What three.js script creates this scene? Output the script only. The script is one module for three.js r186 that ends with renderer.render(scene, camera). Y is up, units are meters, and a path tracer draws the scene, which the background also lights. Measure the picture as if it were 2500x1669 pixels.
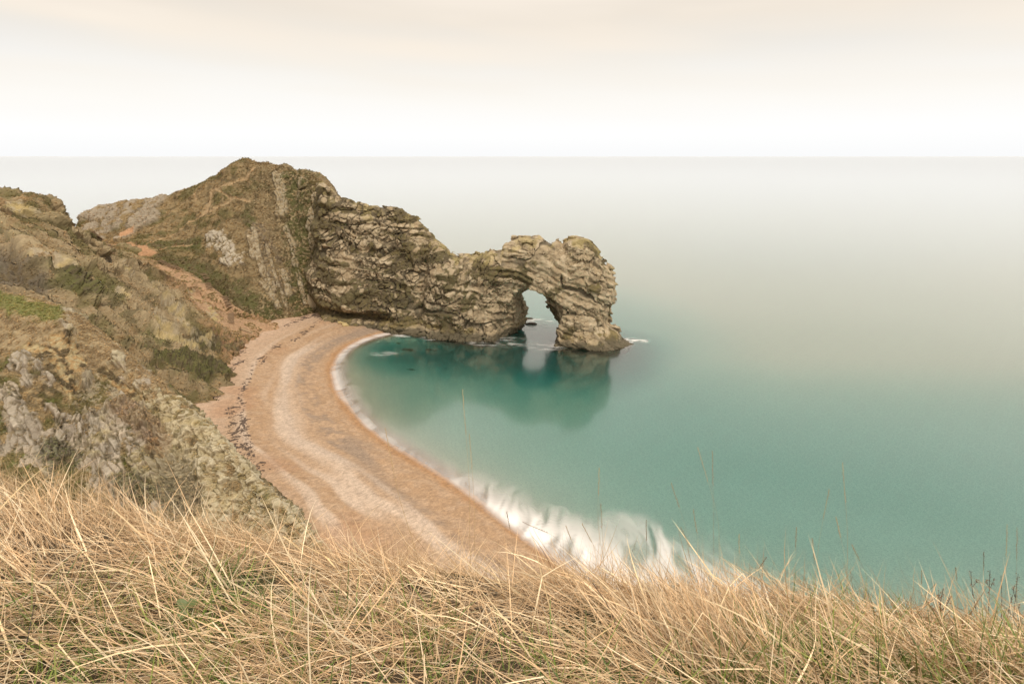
import * as THREE from 'three';
import { mergeGeometries } from 'three/addons/utils/BufferGeometryUtils.js';

// ---------------------------------------------------------------- camera, sky, sun, exposure
const W = 2500, HH = 1669, F = 1389, EYE = 67, PITCH = Math.atan((834.5 - 381) / F);
const scene = new THREE.Scene();
const camera = new THREE.PerspectiveCamera(2 * Math.atan(834.5 / F) * 180 / Math.PI, W / HH, 0.05, 90000);
camera.position.set(0, EYE, 0);
camera.rotation.x = -PITCH;
const renderer = new THREE.WebGLRenderer({ antialias: true });
renderer.setSize(1024, 683);
renderer.toneMapping = THREE.LinearToneMapping;
renderer.toneMappingExposure = 1.85;
renderer.shadowMap.enabled = true;

// ---------------------------------------------------------------- numbers: random, noise
function rng(seed) { let a = seed >>> 0; return () => { a = (a + 0x6d2b79f5) | 0; let t = Math.imul(a ^ (a >>> 15), 1 | a); t = (t + Math.imul(t ^ (t >>> 7), 61 | t)) ^ t; return ((t ^ (t >>> 14)) >>> 0) / 4294967296; }; }
const PERM = new Uint8Array(512), RAND = new Float32Array(256), R2 = new Float32Array(256), R3 = new Float32Array(256);
{ const r = rng(7); const p = [...Array(256).keys()]; for (let i = 255; i > 0; i--) { const j = Math.floor(r() * (i + 1)); [p[i], p[j]] = [p[j], p[i]]; } for (let i = 0; i < 512; i++) PERM[i] = p[i & 255]; for (let i = 0; i < 256; i++) { RAND[i] = r(); R2[i] = r(); R3[i] = r(); } }
const hash3 = (x, y, z) => PERM[(PERM[(PERM[x & 255] + y) & 255] + z) & 255];
function noise(x, y, z) {            // smooth value noise, -1..1
  const ix = Math.floor(x), iy = Math.floor(y), iz = Math.floor(z);
  let fx = x - ix, fy = y - iy, fz = z - iz;
  fx = fx * fx * fx * (fx * (fx * 6 - 15) + 10); fy = fy * fy * fy * (fy * (fy * 6 - 15) + 10); fz = fz * fz * fz * (fz * (fz * 6 - 15) + 10);
  const a0 = RAND[hash3(ix, iy, iz)], a1 = RAND[hash3(ix + 1, iy, iz)], b0 = RAND[hash3(ix, iy + 1, iz)], b1 = RAND[hash3(ix + 1, iy + 1, iz)];
  const c0 = RAND[hash3(ix, iy, iz + 1)], c1 = RAND[hash3(ix + 1, iy, iz + 1)], d0 = RAND[hash3(ix, iy + 1, iz + 1)], d1 = RAND[hash3(ix + 1, iy + 1, iz + 1)];
  const p = a0 + (a1 - a0) * fx, q = b0 + (b1 - b0) * fx, r = c0 + (c1 - c0) * fx, s = d0 + (d1 - d0) * fx;
  const m = p + (q - p) * fy, n = r + (s - r) * fy;
  return (m + (n - m) * fz) * 2 - 1;
}
function fbm(x, y, z, oct = 4, gain = 0.5) { let s = 0, a = 1, t = 0; for (let i = 0; i < oct; i++) { s += a * noise(x, y, z); t += a; a *= gain; x = x * 2.03 + 17.3; y = y * 2.03 + 5.1; z = z * 2.03 + 9.7; } return s / t; }
function ridged(x, y, z, oct = 4) { let s = 0, a = 1, t = 0; for (let i = 0; i < oct; i++) { s += a * (1 - Math.abs(noise(x, y, z)) * 2); t += a; a *= 0.5; x = x * 2.1 + 3.3; y = y * 2.1 + 15.1; z = z * 2.1 + 7.7; } return s / t; }
const VOR = { f1: 0, f2: 0, id: 0, dx: 0, dy: 0, dz: 0 };
function voronoi(x, y, z) {          // distances to the nearest two cell centres and the cell's number
  const ix = Math.floor(x), iy = Math.floor(y), iz = Math.floor(z);
  let f1 = 9, f2 = 9, id = 0;
  for (let k = -1; k <= 1; k++) for (let j = -1; j <= 1; j++) for (let i = -1; i <= 1; i++) {
    const h = hash3(ix + i, iy + j, iz + k);
    const dx = ix + i + RAND[h] - x, dy = iy + j + R2[h] - y, dz = iz + k + R3[h] - z, d = dx * dx + dy * dy + dz * dz;
    if (d < f1) { f2 = f1; f1 = d; id = h; VOR.dx = dx; VOR.dy = dy; VOR.dz = dz; } else if (d < f2) f2 = d;
  }
  VOR.f1 = Math.sqrt(f1); VOR.f2 = Math.sqrt(f2); VOR.id = id; return VOR;
}
const clamp = (x, a = 0, b = 1) => (x < a ? a : x > b ? b : x), smooth = (a, b, x) => { const t = clamp((x - a) / (b - a)); return t * t * (3 - 2 * t); }, mix = (a, b, t) => a + (b - a) * t;
const mixc = (a, b, t) => [a[0] + (b[0] - a[0]) * t, a[1] + (b[1] - a[1]) * t, a[2] + (b[2] - a[2]) * t];

// ---------------------------------------------------------------- surveying: a sight line of the photograph to a place in the world
const CP = Math.cos(PITCH), SP = Math.sin(PITCH);
function at(u, v, d) { const X = (u - 1250) / F, Y = -(v - 834.5) / F, t = d / (CP + Y * SP); return [X * t, EYE + (Y * CP - SP) * t, -d]; }
function atY(u, v, y) { const X = (u - 1250) / F, Y = -(v - 834.5) / F, t = (y - EYE) / (Y * CP - SP); return [X * t, y, -(CP + Y * SP) * t]; }
function project(p) { const y = p[1] - EYE, z = -p[2], depth = z * CP - y * SP, up = y * CP + z * SP; return [1250 + F * p[0] / depth, 834.5 - F * up / depth, depth]; }

// ---------------------------------------------------------------- sky and sun
function skyTexture() {
  const w = 1024, h = 512, data = new Float32Array(w * h * 4);
  const stops = [[0, .96, .965, .97], [2, 1.01, 1.01, 1.005], [5, .99, .965, .92], [8, .92, .875, .805], [12, .87, .79, .69], [20, .84, .76, .67], [90, .86, .82, .76]];
  for (let r = 0; r < h; r++) {
    const el = ((r + 0.5) / h - 0.5) * 180, y = Math.sin(el * Math.PI / 180), c = Math.cos(el * Math.PI / 180);
    for (let q = 0; q < w; q++) {
      const az = ((q + 0.5) / w - 0.5) * 2 * Math.PI, x = Math.cos(az) * c, z = Math.sin(az) * c;
      const s = 1 / (Math.max(y, 0) + 0.22), n = fbm(x / c * 1.7 + 4, el * .34 + x / c, z / c * 1.7, 4) * 2.5;
      const e = Math.max(0, el + n * 2.6 * smooth(1, 8, el)); let k = 0; while (k < stops.length - 2 && e > stops[k + 1][0]) k++;
      const t = clamp((e - stops[k][0]) / (stops[k + 1][0] - stops[k][0])), o = (r * w + q) * 4, m = 1 + 0.1 * n * smooth(2.5, 10, el);
      for (let i = 0; i < 3; i++) data[o + i] = mix(stops[k][i + 1], stops[k + 1][i + 1], t) * m / 1.85;
      data[o + 3] = 1;
    }
  }
  const t = new THREE.DataTexture(data, w, h, THREE.RGBAFormat, THREE.FloatType);
  t.mapping = THREE.EquirectangularReflectionMapping; t.magFilter = THREE.LinearFilter; t.needsUpdate = true; return t;
}
const sky = skyTexture();
scene.background = sky; scene.environment = sky;
const sun = new THREE.DirectionalLight(new THREE.Color().setRGB(1, 0.92, 0.8), 1.5);
sun.position.set(60, 320, 10); sun.target.position.set(-40, 10, -150);
sun.castShadow = true; sun.shadow.radius = 24; sun.shadow.mapSize.set(4096, 4096);
Object.assign(sun.shadow.camera, { left: -260, right: 260, top: 260, bottom: -260, near: 1, far: 700 });
scene.add(sun); scene.add(sun.target);

// ---------------------------------------------------------------- naming
const used = {};
function numbered(n) { const k = used[n] = (used[n] ?? -1) + 1; return k ? n + '_' + String(k).padStart(3, '0') : n; }
function tag(o, label, category, group, kind) { o.userData.label = label; o.userData.category = category; if (group) o.userData.group = group; if (kind) o.userData.kind = kind; return o; }
function mesh(name, geo, mat, parent = scene) { const m = new THREE.Mesh(geo, mat); m.name = parent === scene ? numbered(name) : name; m.castShadow = m.receiveShadow = true; parent.add(m); return m; }
function thing(name, label, category, pos, group) { const g = new THREE.Group(); g.name = numbered(name); g.position.set(...pos); scene.add(g); return tag(g, label, category, group); }

// ---------------------------------------------------------------- grain textures (no light in them: tone variation and fine relief only)
function grainTexture(size, f, lo, hi, seed, oct = 4) {
  const d = new Uint8Array(size * size * 4), r = rng(seed), white = new Float32Array(size * size).map(() => r());
  for (let y = 0; y < size; y++) for (let x = 0; x < size; x++) {
    let s = 0, a = 1, t = 0, p = f;
    for (let o = 0; o < oct; o++) {          // wraps round
      const gx = x / size * p, gy = y / size * p, ix = Math.floor(gx), iy = Math.floor(gy); let fx = gx - ix, fy = gy - iy; fx = fx * fx * (3 - 2 * fx); fy = fy * fy * (3 - 2 * fy);
      const V = (i, j) => white[((((iy + j) % p) * 131 + o * 977 + seed * 13) % size) * size + (((ix + i) % p) * 57 + o * 311) % size];
      s += a * mix(mix(V(0, 0), V(1, 0), fx), mix(V(0, 1), V(1, 1), fx), fy); t += a; a *= 0.7; p *= 2;
    }
    const v = clamp(mix(lo, hi, smooth(0.2, 0.8, s / t))) * 255, k = (y * size + x) * 4; d[k] = d[k + 1] = d[k + 2] = v; d[k + 3] = 255;
  }
  const t = new THREE.DataTexture(d, size, size); t.wrapS = t.wrapT = THREE.RepeatWrapping; t.magFilter = THREE.LinearFilter; t.minFilter = THREE.LinearMipmapLinearFilter; t.generateMipmaps = true; t.needsUpdate = true; return t;
}
const GRAIN = grainTexture(512, 16, 0.74, 1.0, 3, 6), PEBBLE = grainTexture(1024, 64, 0.66, 1.0, 5, 5);
const rockMat = new THREE.MeshStandardMaterial({ vertexColors: true, roughness: 0.95, map: GRAIN, bumpMap: GRAIN, bumpScale: 0.7 });
const beachMat = new THREE.MeshStandardMaterial({ vertexColors: true, roughness: 0.9, map: PEBBLE, bumpMap: PEBBLE, bumpScale: 0.05 });
const FLAT = grainTexture(64, 4, .26, .32, 9, 2);
//@@SETUP_END

// ---------------------------------------------------------------- lofted land: control points are [u, v, metres away]
function cr(a, b, c, d, t) { return 0.5 * (2 * b + (c - a) * t + (2 * a - 5 * b + 4 * c - d) * t * t + (3 * b - a - 3 * c + d) * t * t * t); }
class Loft {
  constructor(rows) { this.rows = rows; this.R = rows.length; this.C = rows[0].length; this.coarse = null; }
  point(s, t) {                       // s along the columns 0..1, t down the rows 0..1
    const x = s * (this.C - 1), y = t * (this.R - 1), i = Math.min(Math.floor(x), this.C - 2), j = Math.min(Math.floor(y), this.R - 2), fx = x - i, fy = y - j, o = [0, 0, 0];
    const I = [Math.max(i - 1, 0), i, i + 1, Math.min(i + 2, this.C - 1)], J = [Math.max(j - 1, 0), j, j + 1, Math.min(j + 2, this.R - 1)];
    for (let k = 0; k < 3; k++) { const q = J.map((r) => cr(this.rows[r][I[0]][k], this.rows[r][I[1]][k], this.rows[r][I[2]][k], this.rows[r][I[3]][k], fx)); o[k] = cr(q[0], q[1], q[2], q[3], fy); }
    return o;
  }
  row(q) { return !this.front ? q : q < .08 ? q / .08 * this.front : this.front + (q - .08) / .92 * (1 - this.front); }      // few rows behind the skyline
  grid(n, m) { const P = new Float32Array(n * m * 3); for (let j = 0; j < m; j++) for (let i = 0; i < n; i++) P.set(this.point(i / (n - 1), this.row(j / (m - 1))), (j * n + i) * 3); return P; }
  hit(u, v) {                         // where that sight line first meets the surface
    const n = 120, m = 80;
    if (!this.coarse) { this.coarse = this.grid(n, m); this.px = []; for (let k = 0; k < n * m; k++) this.px.push(project([...this.coarse.subarray(k * 3, k * 3 + 3)])); }
    let best = 1e9, out = null;
    const tri = (a, b, c) => {
      const [ax, ay, az] = this.px[a], [bx, by, bz] = this.px[b], [cx, cy, cz] = this.px[c], D = (by - cy) * (ax - cx) + (cx - bx) * (ay - cy);
      if (Math.abs(D) < 1e-9) return; const p = ((by - cy) * (u - cx) + (cx - bx) * (v - cy)) / D, q = ((cy - ay) * (u - cx) + (ax - cx) * (v - cy)) / D, r = 1 - p - q;
      if (p < -1e-6 || q < -1e-6 || r < -1e-6) return; const z = p * az + q * bz + r * cz; if (z > best || z < 1) return; best = z;
      out = [0, 1, 2].map((k) => p * this.coarse[a * 3 + k] + q * this.coarse[b * 3 + k] + r * this.coarse[c * 3 + k]);
    };
    for (let j = 0; j < m - 1; j++) for (let i = 0; i < n - 1; i++) { const a = j * n + i; tri(a, a + 1, a + n); tri(a + 1, a + n + 1, a + n); }
    return out;
  }
}
// A feature is a strip of ground of its own: a polyline on the land and a reach in metres.
function feature(loft, pts, reach) { const P = pts.map(([u, v]) => loft.hit(u, v)).filter(Boolean); const c = [0, 0, 0]; P.forEach((p) => p.forEach((x, k) => (c[k] += x / P.length))); let R = reach; P.forEach((p) => (R = Math.max(R, Math.hypot(p[0] - c[0], p[1] - c[1], p[2] - c[2]) + reach))); return { P, reach, c, R }; }
function inside(f, x, y, z) {         // 1 on the line, 0 at its reach, negative beyond
  if (!f.P.length) return -1; const e = Math.hypot(x - f.c[0], y - f.c[1], z - f.c[2]); if (e > f.R + f.reach) return -1;
  let b = 1e9; const P = f.P;
  if (P.length === 1) b = Math.hypot(x - P[0][0], y - P[0][1], z - P[0][2]);
  for (let i = 0; i + 1 < P.length; i++) { const [ax, ay, az] = P[i], dx = P[i + 1][0] - ax, dy = P[i + 1][1] - ay, dz = P[i + 1][2] - az, t = clamp(((x - ax) * dx + (y - ay) * dy + (z - az) * dz) / (dx * dx + dy * dy + dz * dz + 1e-9)); b = Math.min(b, Math.hypot(x - ax - dx * t, y - ay - dy * t, z - az - dz * t)); }
  return 1 - b / f.reach;
}
function gridIndex(n, m) { const I = new Uint32Array((n - 1) * (m - 1) * 6); let k = 0; for (let j = 0; j < m - 1; j++) for (let i = 0; i < n - 1; i++) { const a = j * n + i; I[k++] = a; I[k++] = a + n; I[k++] = a + 1; I[k++] = a + 1; I[k++] = a + n; I[k++] = a + n + 1; } return I; }
function gridNormals(P, n, m) { const N = new Float32Array(P.length); for (let j = 0; j < m; j++) for (let i = 0; i < n; i++) { const a = (j * n + Math.max(i - 1, 0)) * 3, b = (j * n + Math.min(i + 1, n - 1)) * 3, c = (Math.max(j - 1, 0) * n + i) * 3, d = (Math.min(j + 1, m - 1) * n + i) * 3; const ux = P[b] - P[a], uy = P[b + 1] - P[a + 1], uz = P[b + 2] - P[a + 2], vx = P[d] - P[c], vy = P[d + 1] - P[c + 1], vz = P[d + 2] - P[c + 2]; let x = vy * uz - vz * uy, y = vz * ux - vx * uz, z = vx * uy - vy * ux; const l = Math.hypot(x, y, z) || 1, o = (j * n + i) * 3; N[o] = x / l; N[o + 1] = y / l; N[o + 2] = z / l; } return N; }
function buildLoft(loft, n, m, shape, paint, uvScale = 6) {
  const P = loft.grid(n, m), N = gridNormals(P, n, m), Q = new Float32Array(P.length), C = new Float32Array(P.length), UV = new Float32Array(n * m * 2);
  const info = [];
  for (let j = 0; j < m; j++) for (let i = 0; i < n; i++) {
    const o = (j * n + i) * 3, x = P[o], y = P[o + 1], z = P[o + 2], r = shape(x, y, z, i / (n - 1), loft.row(j / (m - 1)), N[o], N[o + 1], N[o + 2]);
    Q[o] = x + N[o] * r.d; Q[o + 1] = y + N[o + 1] * r.d + (r.up || 0); Q[o + 2] = z + N[o + 2] * r.d; info.push(r);
    UV[(j * n + i) * 2] = (x * 0.8 + z * 0.6) / uvScale; UV[(j * n + i) * 2 + 1] = (y * 1.1 + z * 0.7 - x * .3) / uvScale;
  }
  const N2 = gridNormals(Q, n, m);
  for (let k = 0; k < n * m; k++) { const o = k * 3, c = paint(P[o], P[o + 1], P[o + 2], info[k], N2[o], N2[o + 1], N2[o + 2]); C[o] = c[0]; C[o + 1] = c[1]; C[o + 2] = c[2]; }
  const g = new THREE.BufferGeometry();
  g.setAttribute('position', new THREE.BufferAttribute(Q, 3)); g.setAttribute('normal', new THREE.BufferAttribute(N2, 3)); g.setAttribute('color', new THREE.BufferAttribute(C, 3)); g.setAttribute('uv', new THREE.BufferAttribute(UV, 2)); g.setIndex(new THREE.BufferAttribute(gridIndex(n, m), 1));
  return g;
}

// base colours (linear)
const COL = { straw: [.34, .25, .13], strawPale: [.46, .35, .2], olive: [.13, .115, .035], green: [.13, .17, .03], brown: [.12, .088, .045], dark: [.06, .048, .026], lime: [.47, .39, .27], limePale: [.58, .5, .37], limeGrey: [.36, .32, .26], tan: [.4, .29, .165], ochre: [.5, .31, .13], yellow: [.55, .42, .2], soil: [.52, .285, .15], clay: [.3, .2, .12], crestLit: [.44, .35, .15], slate: [.16, .15, .14] };

// ---------------------------------------------------------------- the near cliff spur on the left
const off = (row, dx, dy, dz) => row.map((p) => [p[0] + dx, p[1] + dy, p[2] + dz]);
const rowMix = (a, b, t, lift = 0, push = 0) => a.map((p, i) => [mix(p[0], b[i][0], t), mix(p[1], b[i][1], t) + lift, mix(p[2], b[i][2], t) + push]);
const spurRidge = [[-320, 640, 114], [0, 712, 112], [134, 748, 112], [246, 817, 112], [363, 916, 107], [459, 997, 102], [553, 1082, 97], [650, 1196, 90], [740, 1290, 84], [810, 1360, 81]].map((a) => at(...a));
const spurFoot = [[-420, 1330, 78], [-120, 1340, 76], [60, 1345, 76], [200, 1360, 77], [330, 1380, 78], [440, 1390, 79], [540, 1400, 79.5], [640, 1410, 80], [730, 1420, 79.5], [810, 1430, 79]].map((a) => at(...a));
const spur = new Loft([off(spurRidge, -6, -30, -26), off(spurRidge, -2, -7, -7), spurRidge, rowMix(spurRidge, spurFoot, .22, 1.0), rowMix(spurRidge, spurFoot, .5, 1.6), rowMix(spurRidge, spurFoot, .78, .8), spurFoot, off(spurFoot, 2, -8, 5)]); spur.front = 1.8 / 7;
{
  const f = (pts, r) => feature(spur, pts, r);
  const rock = [f([[0, 1010], [50, 1070], [110, 1090]], 4.5), f([[100, 1030], [150, 1070]], 3.5), f([[180, 1040], [200, 1100]], 3), f([[235, 1040], [260, 1100], [330, 1180]], 5.5), f([[270, 1060], [300, 1150]], 6), f([[330, 1080], [370, 1180], [400, 1280]], 4), f([[60, 890], [100, 940]], 2.4), f([[20, 960], [40, 990]], 2), f([[330, 1000], [370, 1060]], 2.5)];
  const ocher = [f([[145, 830], [170, 870], [182, 895]], 2.4), f([[70, 850], [120, 862]], 1.3), f([[145, 890], [165, 935], [178, 965]], 1.5), f([[250, 905], [310, 950], [350, 975]], 1.1), f([[370, 1085], [380, 1110]], 1.3)];
  const pale = [f([[380, 1000], [430, 1050], [480, 1090]], 6), f([[470, 1050], [540, 1110], [600, 1180]], 7), f([[420, 1130], [520, 1180], [600, 1240]], 9), f([[600, 1180], [680, 1260], [740, 1310]], 7), f([[450, 1180], [500, 1260]], 7), f([[560, 1240], [640, 1300]], 7)];
  const lawn = [f([[-60, 720], [20, 735], [80, 750], [120, 765]], 3)];
  const ridgeGrass = [f([[90, 735], [190, 790], [300, 880], [420, 975], [490, 1025], [540, 1060]], 5), f([[60, 800], [150, 800], [230, 850]], 8)];
  const dell = [f([[320, 1190], [345, 1215]], 3.5), f([[130, 1095], [160, 1120]], 3), f([[420, 1190], [450, 1230]], 4)];
  const cave = [f([[418, 1130], [440, 1180], [450, 1230]], 4.2)];
  const bare = [f([[300, 990], [345, 1030], [385, 1080]], 3)];
  const best = (L, x, y, z) => { let b = -1; for (const q of L) { const v = inside(q, x, y, z); if (v > b) b = v; } return b; };
  const h0 = spur.hit(235, 1010), h1 = spur.hit(262, 1170), h2 = spur.hit(350, 1090), AL = new THREE.Vector3(h1[0] - h0[0], h1[1] - h0[1], h1[2] - h0[2]).normalize(), AC = new THREE.Vector3(h2[0] - h0[0], h2[1] - h0[1], h2[2] - h0[2]); AC.addScaledVector(AL, -AC.dot(AL)).normalize();
  const geo = buildLoft(spur, 680, 440, (x, y, z, s, t) => {
    const n0 = fbm(x * .09, y * .09, z * .09, 4), n1 = fbm(x * .5, y * .5, z * .5, 4);
    const mr = smooth(.05, .35, best(rock, x, y, z) + n1 * .5), mp = smooth(.05, .4, best(pale, x, y, z) + n1 * .6), mg = smooth(0, .5, best(ridgeGrass, x, y, z)), mo = smooth(.1, .35, best(ocher, x, y, z) + n1 * .5), md = smooth(0, .5, best(dell, x, y, z) + n1 * .4), mc = smooth(0, .8, best(cave, x, y, z)), mb = smooth(0, .5, best(bare, x, y, z) + n1 * .4);
    // ribs run down the face and lean to the right
    const w1 = fbm(x * .16, y * .16, z * .16 + 4, 3), across = x * AC.x + y * AC.y + z * AC.z, along = x * AL.x + y * AL.y + z * AL.z;
    const ra = across * .75 + w1 * .7 + n1 * .3, rib = 1 - 2 * Math.abs(noise(ra, along * .07, 3.3)), rib2 = 1 - 2 * Math.abs(noise(ra * 2.3 + 5, along * .2, 7.1)), joint = noise(ra * .9, along * .42 + n1, 5.5), slot = smooth(-.15, .25, rib) , tongue = fbm(ra * .5, along * .06, 1.2, 3);
    const cw = fbm(x * .35, y * .35, z * .35 + 2, 3), cell = voronoi(across * .85 + cw * 1.3, along * .3 + cw * .8, 3 + w1), ccr = smooth(0, .14, cell.f2 - cell.f1), cid = RAND[cell.id], ctip = cell.dx * (R2[cell.id] - .5) * 1.4 + cell.dy * (R3[cell.id] - .3) * 1.6;
    const kw = fbm(x * .4, y * .4, z * .4 + 9, 2), knob = voronoi(x * .5 + kw * 1.2, y * .6 + kw, z * .5), kc = smooth(0, .22, knob.f2 - knob.f1), kid = RAND[knob.id], rough = ridged(x * .7 + kw, y * .7, z * .7, 4);
    const crest = Math.exp(-Math.pow((t - .286) / .05, 2));
    const R = smooth(.3, .44, mr * .62 + tongue * .65 + n1 * .35), Q = smooth(.22, .45, mp * .6 + n1 * .5 + tongue * .35);
    let d = n0 * 2.2 * (1 - crest * .8) + n1 * .45;
    d += R * (rib * .55 + rib2 * .2 + (cid - .4) * .9 + ctip * .6 + ccr * .5) * smooth(.3, .42, t) * (1 - crest);
    d += Q * (1 - crest * .7) * ((kc - .4) * .5 * (kid > .45 ? 1 : .15) + (kid - .5) * .6 + rough * .85 + rib * .45);
    d += (1 - mg) * (1 - R) * (1 - Q) * (1 - crest * .6) * (fbm(x * 1.1, y * 1.1, z * 1.1, 4) * .6 + rib * .5 + ridged(x * .45, y * .45, z * .45, 3) * .4);
    d += mo * -.6 - mc * 3 - md * .5 - mb * .4;
    const tuft = fbm(x * 2.6, y * 2.6, z * 2.6, 3); d += tuft * mix(.22, .1, mg);
    return { d, mr: R, mp: Q, mg, mo, md, mc, mb, n0, n1, crack: ccr, cid, kc, kid, rib, rib2, joint, rough, tuft, tongue };
  }, (x, y, z, q, nx, ny, nz) => {
    const g = fbm(x * .22 + 9, y * .22, z * .22, 3), h = fbm(x * .9, y * .9 + 5, z * .9, 4), sp = noise(x * 3.3, y * 3.3, z * 3.3), sp2 = noise(x * 1.7 + 8, y * 3.1, z * 1.7);
    let c = mixc(COL.straw, COL.brown, smooth(-.1, .35, h)); c = mixc(c, COL.olive, smooth(.0, .3, g + h * .25) * .75); c = mixc(c, [.22, .17, .09], smooth(-.05, .3, -g) * .5);
    c = mixc(c, COL.green, smooth(.3, .45, g * .6 + h * .5 + sp * .12) * .6);
    c = mixc(c, [.46, .38, .26], smooth(.2, .5, q.tongue * .6 + sp * .45 + h * .3) * .75);
    c = mixc(c, mixc([.4, .3, .17], [.27, .195, .105], smooth(-.25, .35, h + sp * .25)), q.mg * smooth(-.7, 0, h + .35 - g * .3) * .92);
    if (q.mr > 0) { const k = mixc([.35, .29, .22], [.51, .44, .34], clamp(q.cid * .9 + sp * .2)), m = q.mr * smooth(-.5, -.2, q.rib + h * .6 + sp * .15) * (.25 + .75 * smooth(.1, .6, q.crack + h * .3)); c = mixc(c, mixc(mixc(k, [.5, .41, .3], smooth(0, .4, g)), [.2, .165, .1], smooth(.25, .5, h + q.joint * .35) * .7), m); }
    if (q.mp > 0) { const k = mixc([.5, .4, .22], [.6, .52, .36], clamp(q.kid * .8 + q.rough * .5)); c = mixc(c, mixc(k, [.26, .21, .1], smooth(-.02, .3, h - q.rough * .3 + g * .5) * .85), q.mp * (.35 + .65 * smooth(.0, .4, q.kc + sp * .4))); }
    c = mixc(c, mixc(mixc([.52, .42, .23], [.47, .3, .13], smooth(-.2, .3, sp2)), COL.brown, smooth(.0, .25, h + g * .4)), q.mo * .8);
    c = mixc(c, COL.clay, q.mb * .6); c = mixc(c, mixc([.11, .12, .04], COL.dark, smooth(0, .3, sp)), q.md * .7); c = mixc(c, [.36, .3, .2], q.mc * .7);
    const lw = best(lawn, x, y, z) + h * .7; c = mixc(c, mixc([.15, .175, .04], [.24, .23, .075], smooth(-.3, .3, sp)), smooth(.0, .6, lw) * .85);
    return c;
  }, 5);
  tag(mesh('cliff_spur', geo, rockMat), 'near limestone spur with ribbed grey rock and straw grass ridge on the left', 'cliff', null, 'structure');
}

// ---------------------------------------------------------------- the landslip slope behind it
const slipTop = [[-320, 440, 205], [0, 484, 205], [88, 496, 205], [140, 541, 208], [205, 577, 221], [250, 604, 235], [300, 613, 245], [400, 645, 240], [500, 698, 230], [580, 750, 224], [660, 790, 219]].map((a) => at(...a));
const slipFoot = [[-320, 800, 135], [0, 800, 135], [150, 862, 135], [260, 922, 138], [370, 962, 142], [465, 985, 143], [515, 925, 160], [545, 876, 175], [585, 838, 192], [630, 812, 205], [680, 798, 213]].map((a) => at(...a));
const slip = new Loft([off(slipTop, -8, -34, -30), off(slipTop, -2, -5, -8), slipTop, rowMix(slipTop, slipFoot, .18, -4.2), rowMix(slipTop, slipFoot, .4, -2, 0), rowMix(slipTop, slipFoot, .7, 1.2), slipFoot, off(slipFoot, 4, -6, 6)]); slip.front = 1.8 / 7;
const slipHit = (u, v) => slip.hit(u, v);
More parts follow.
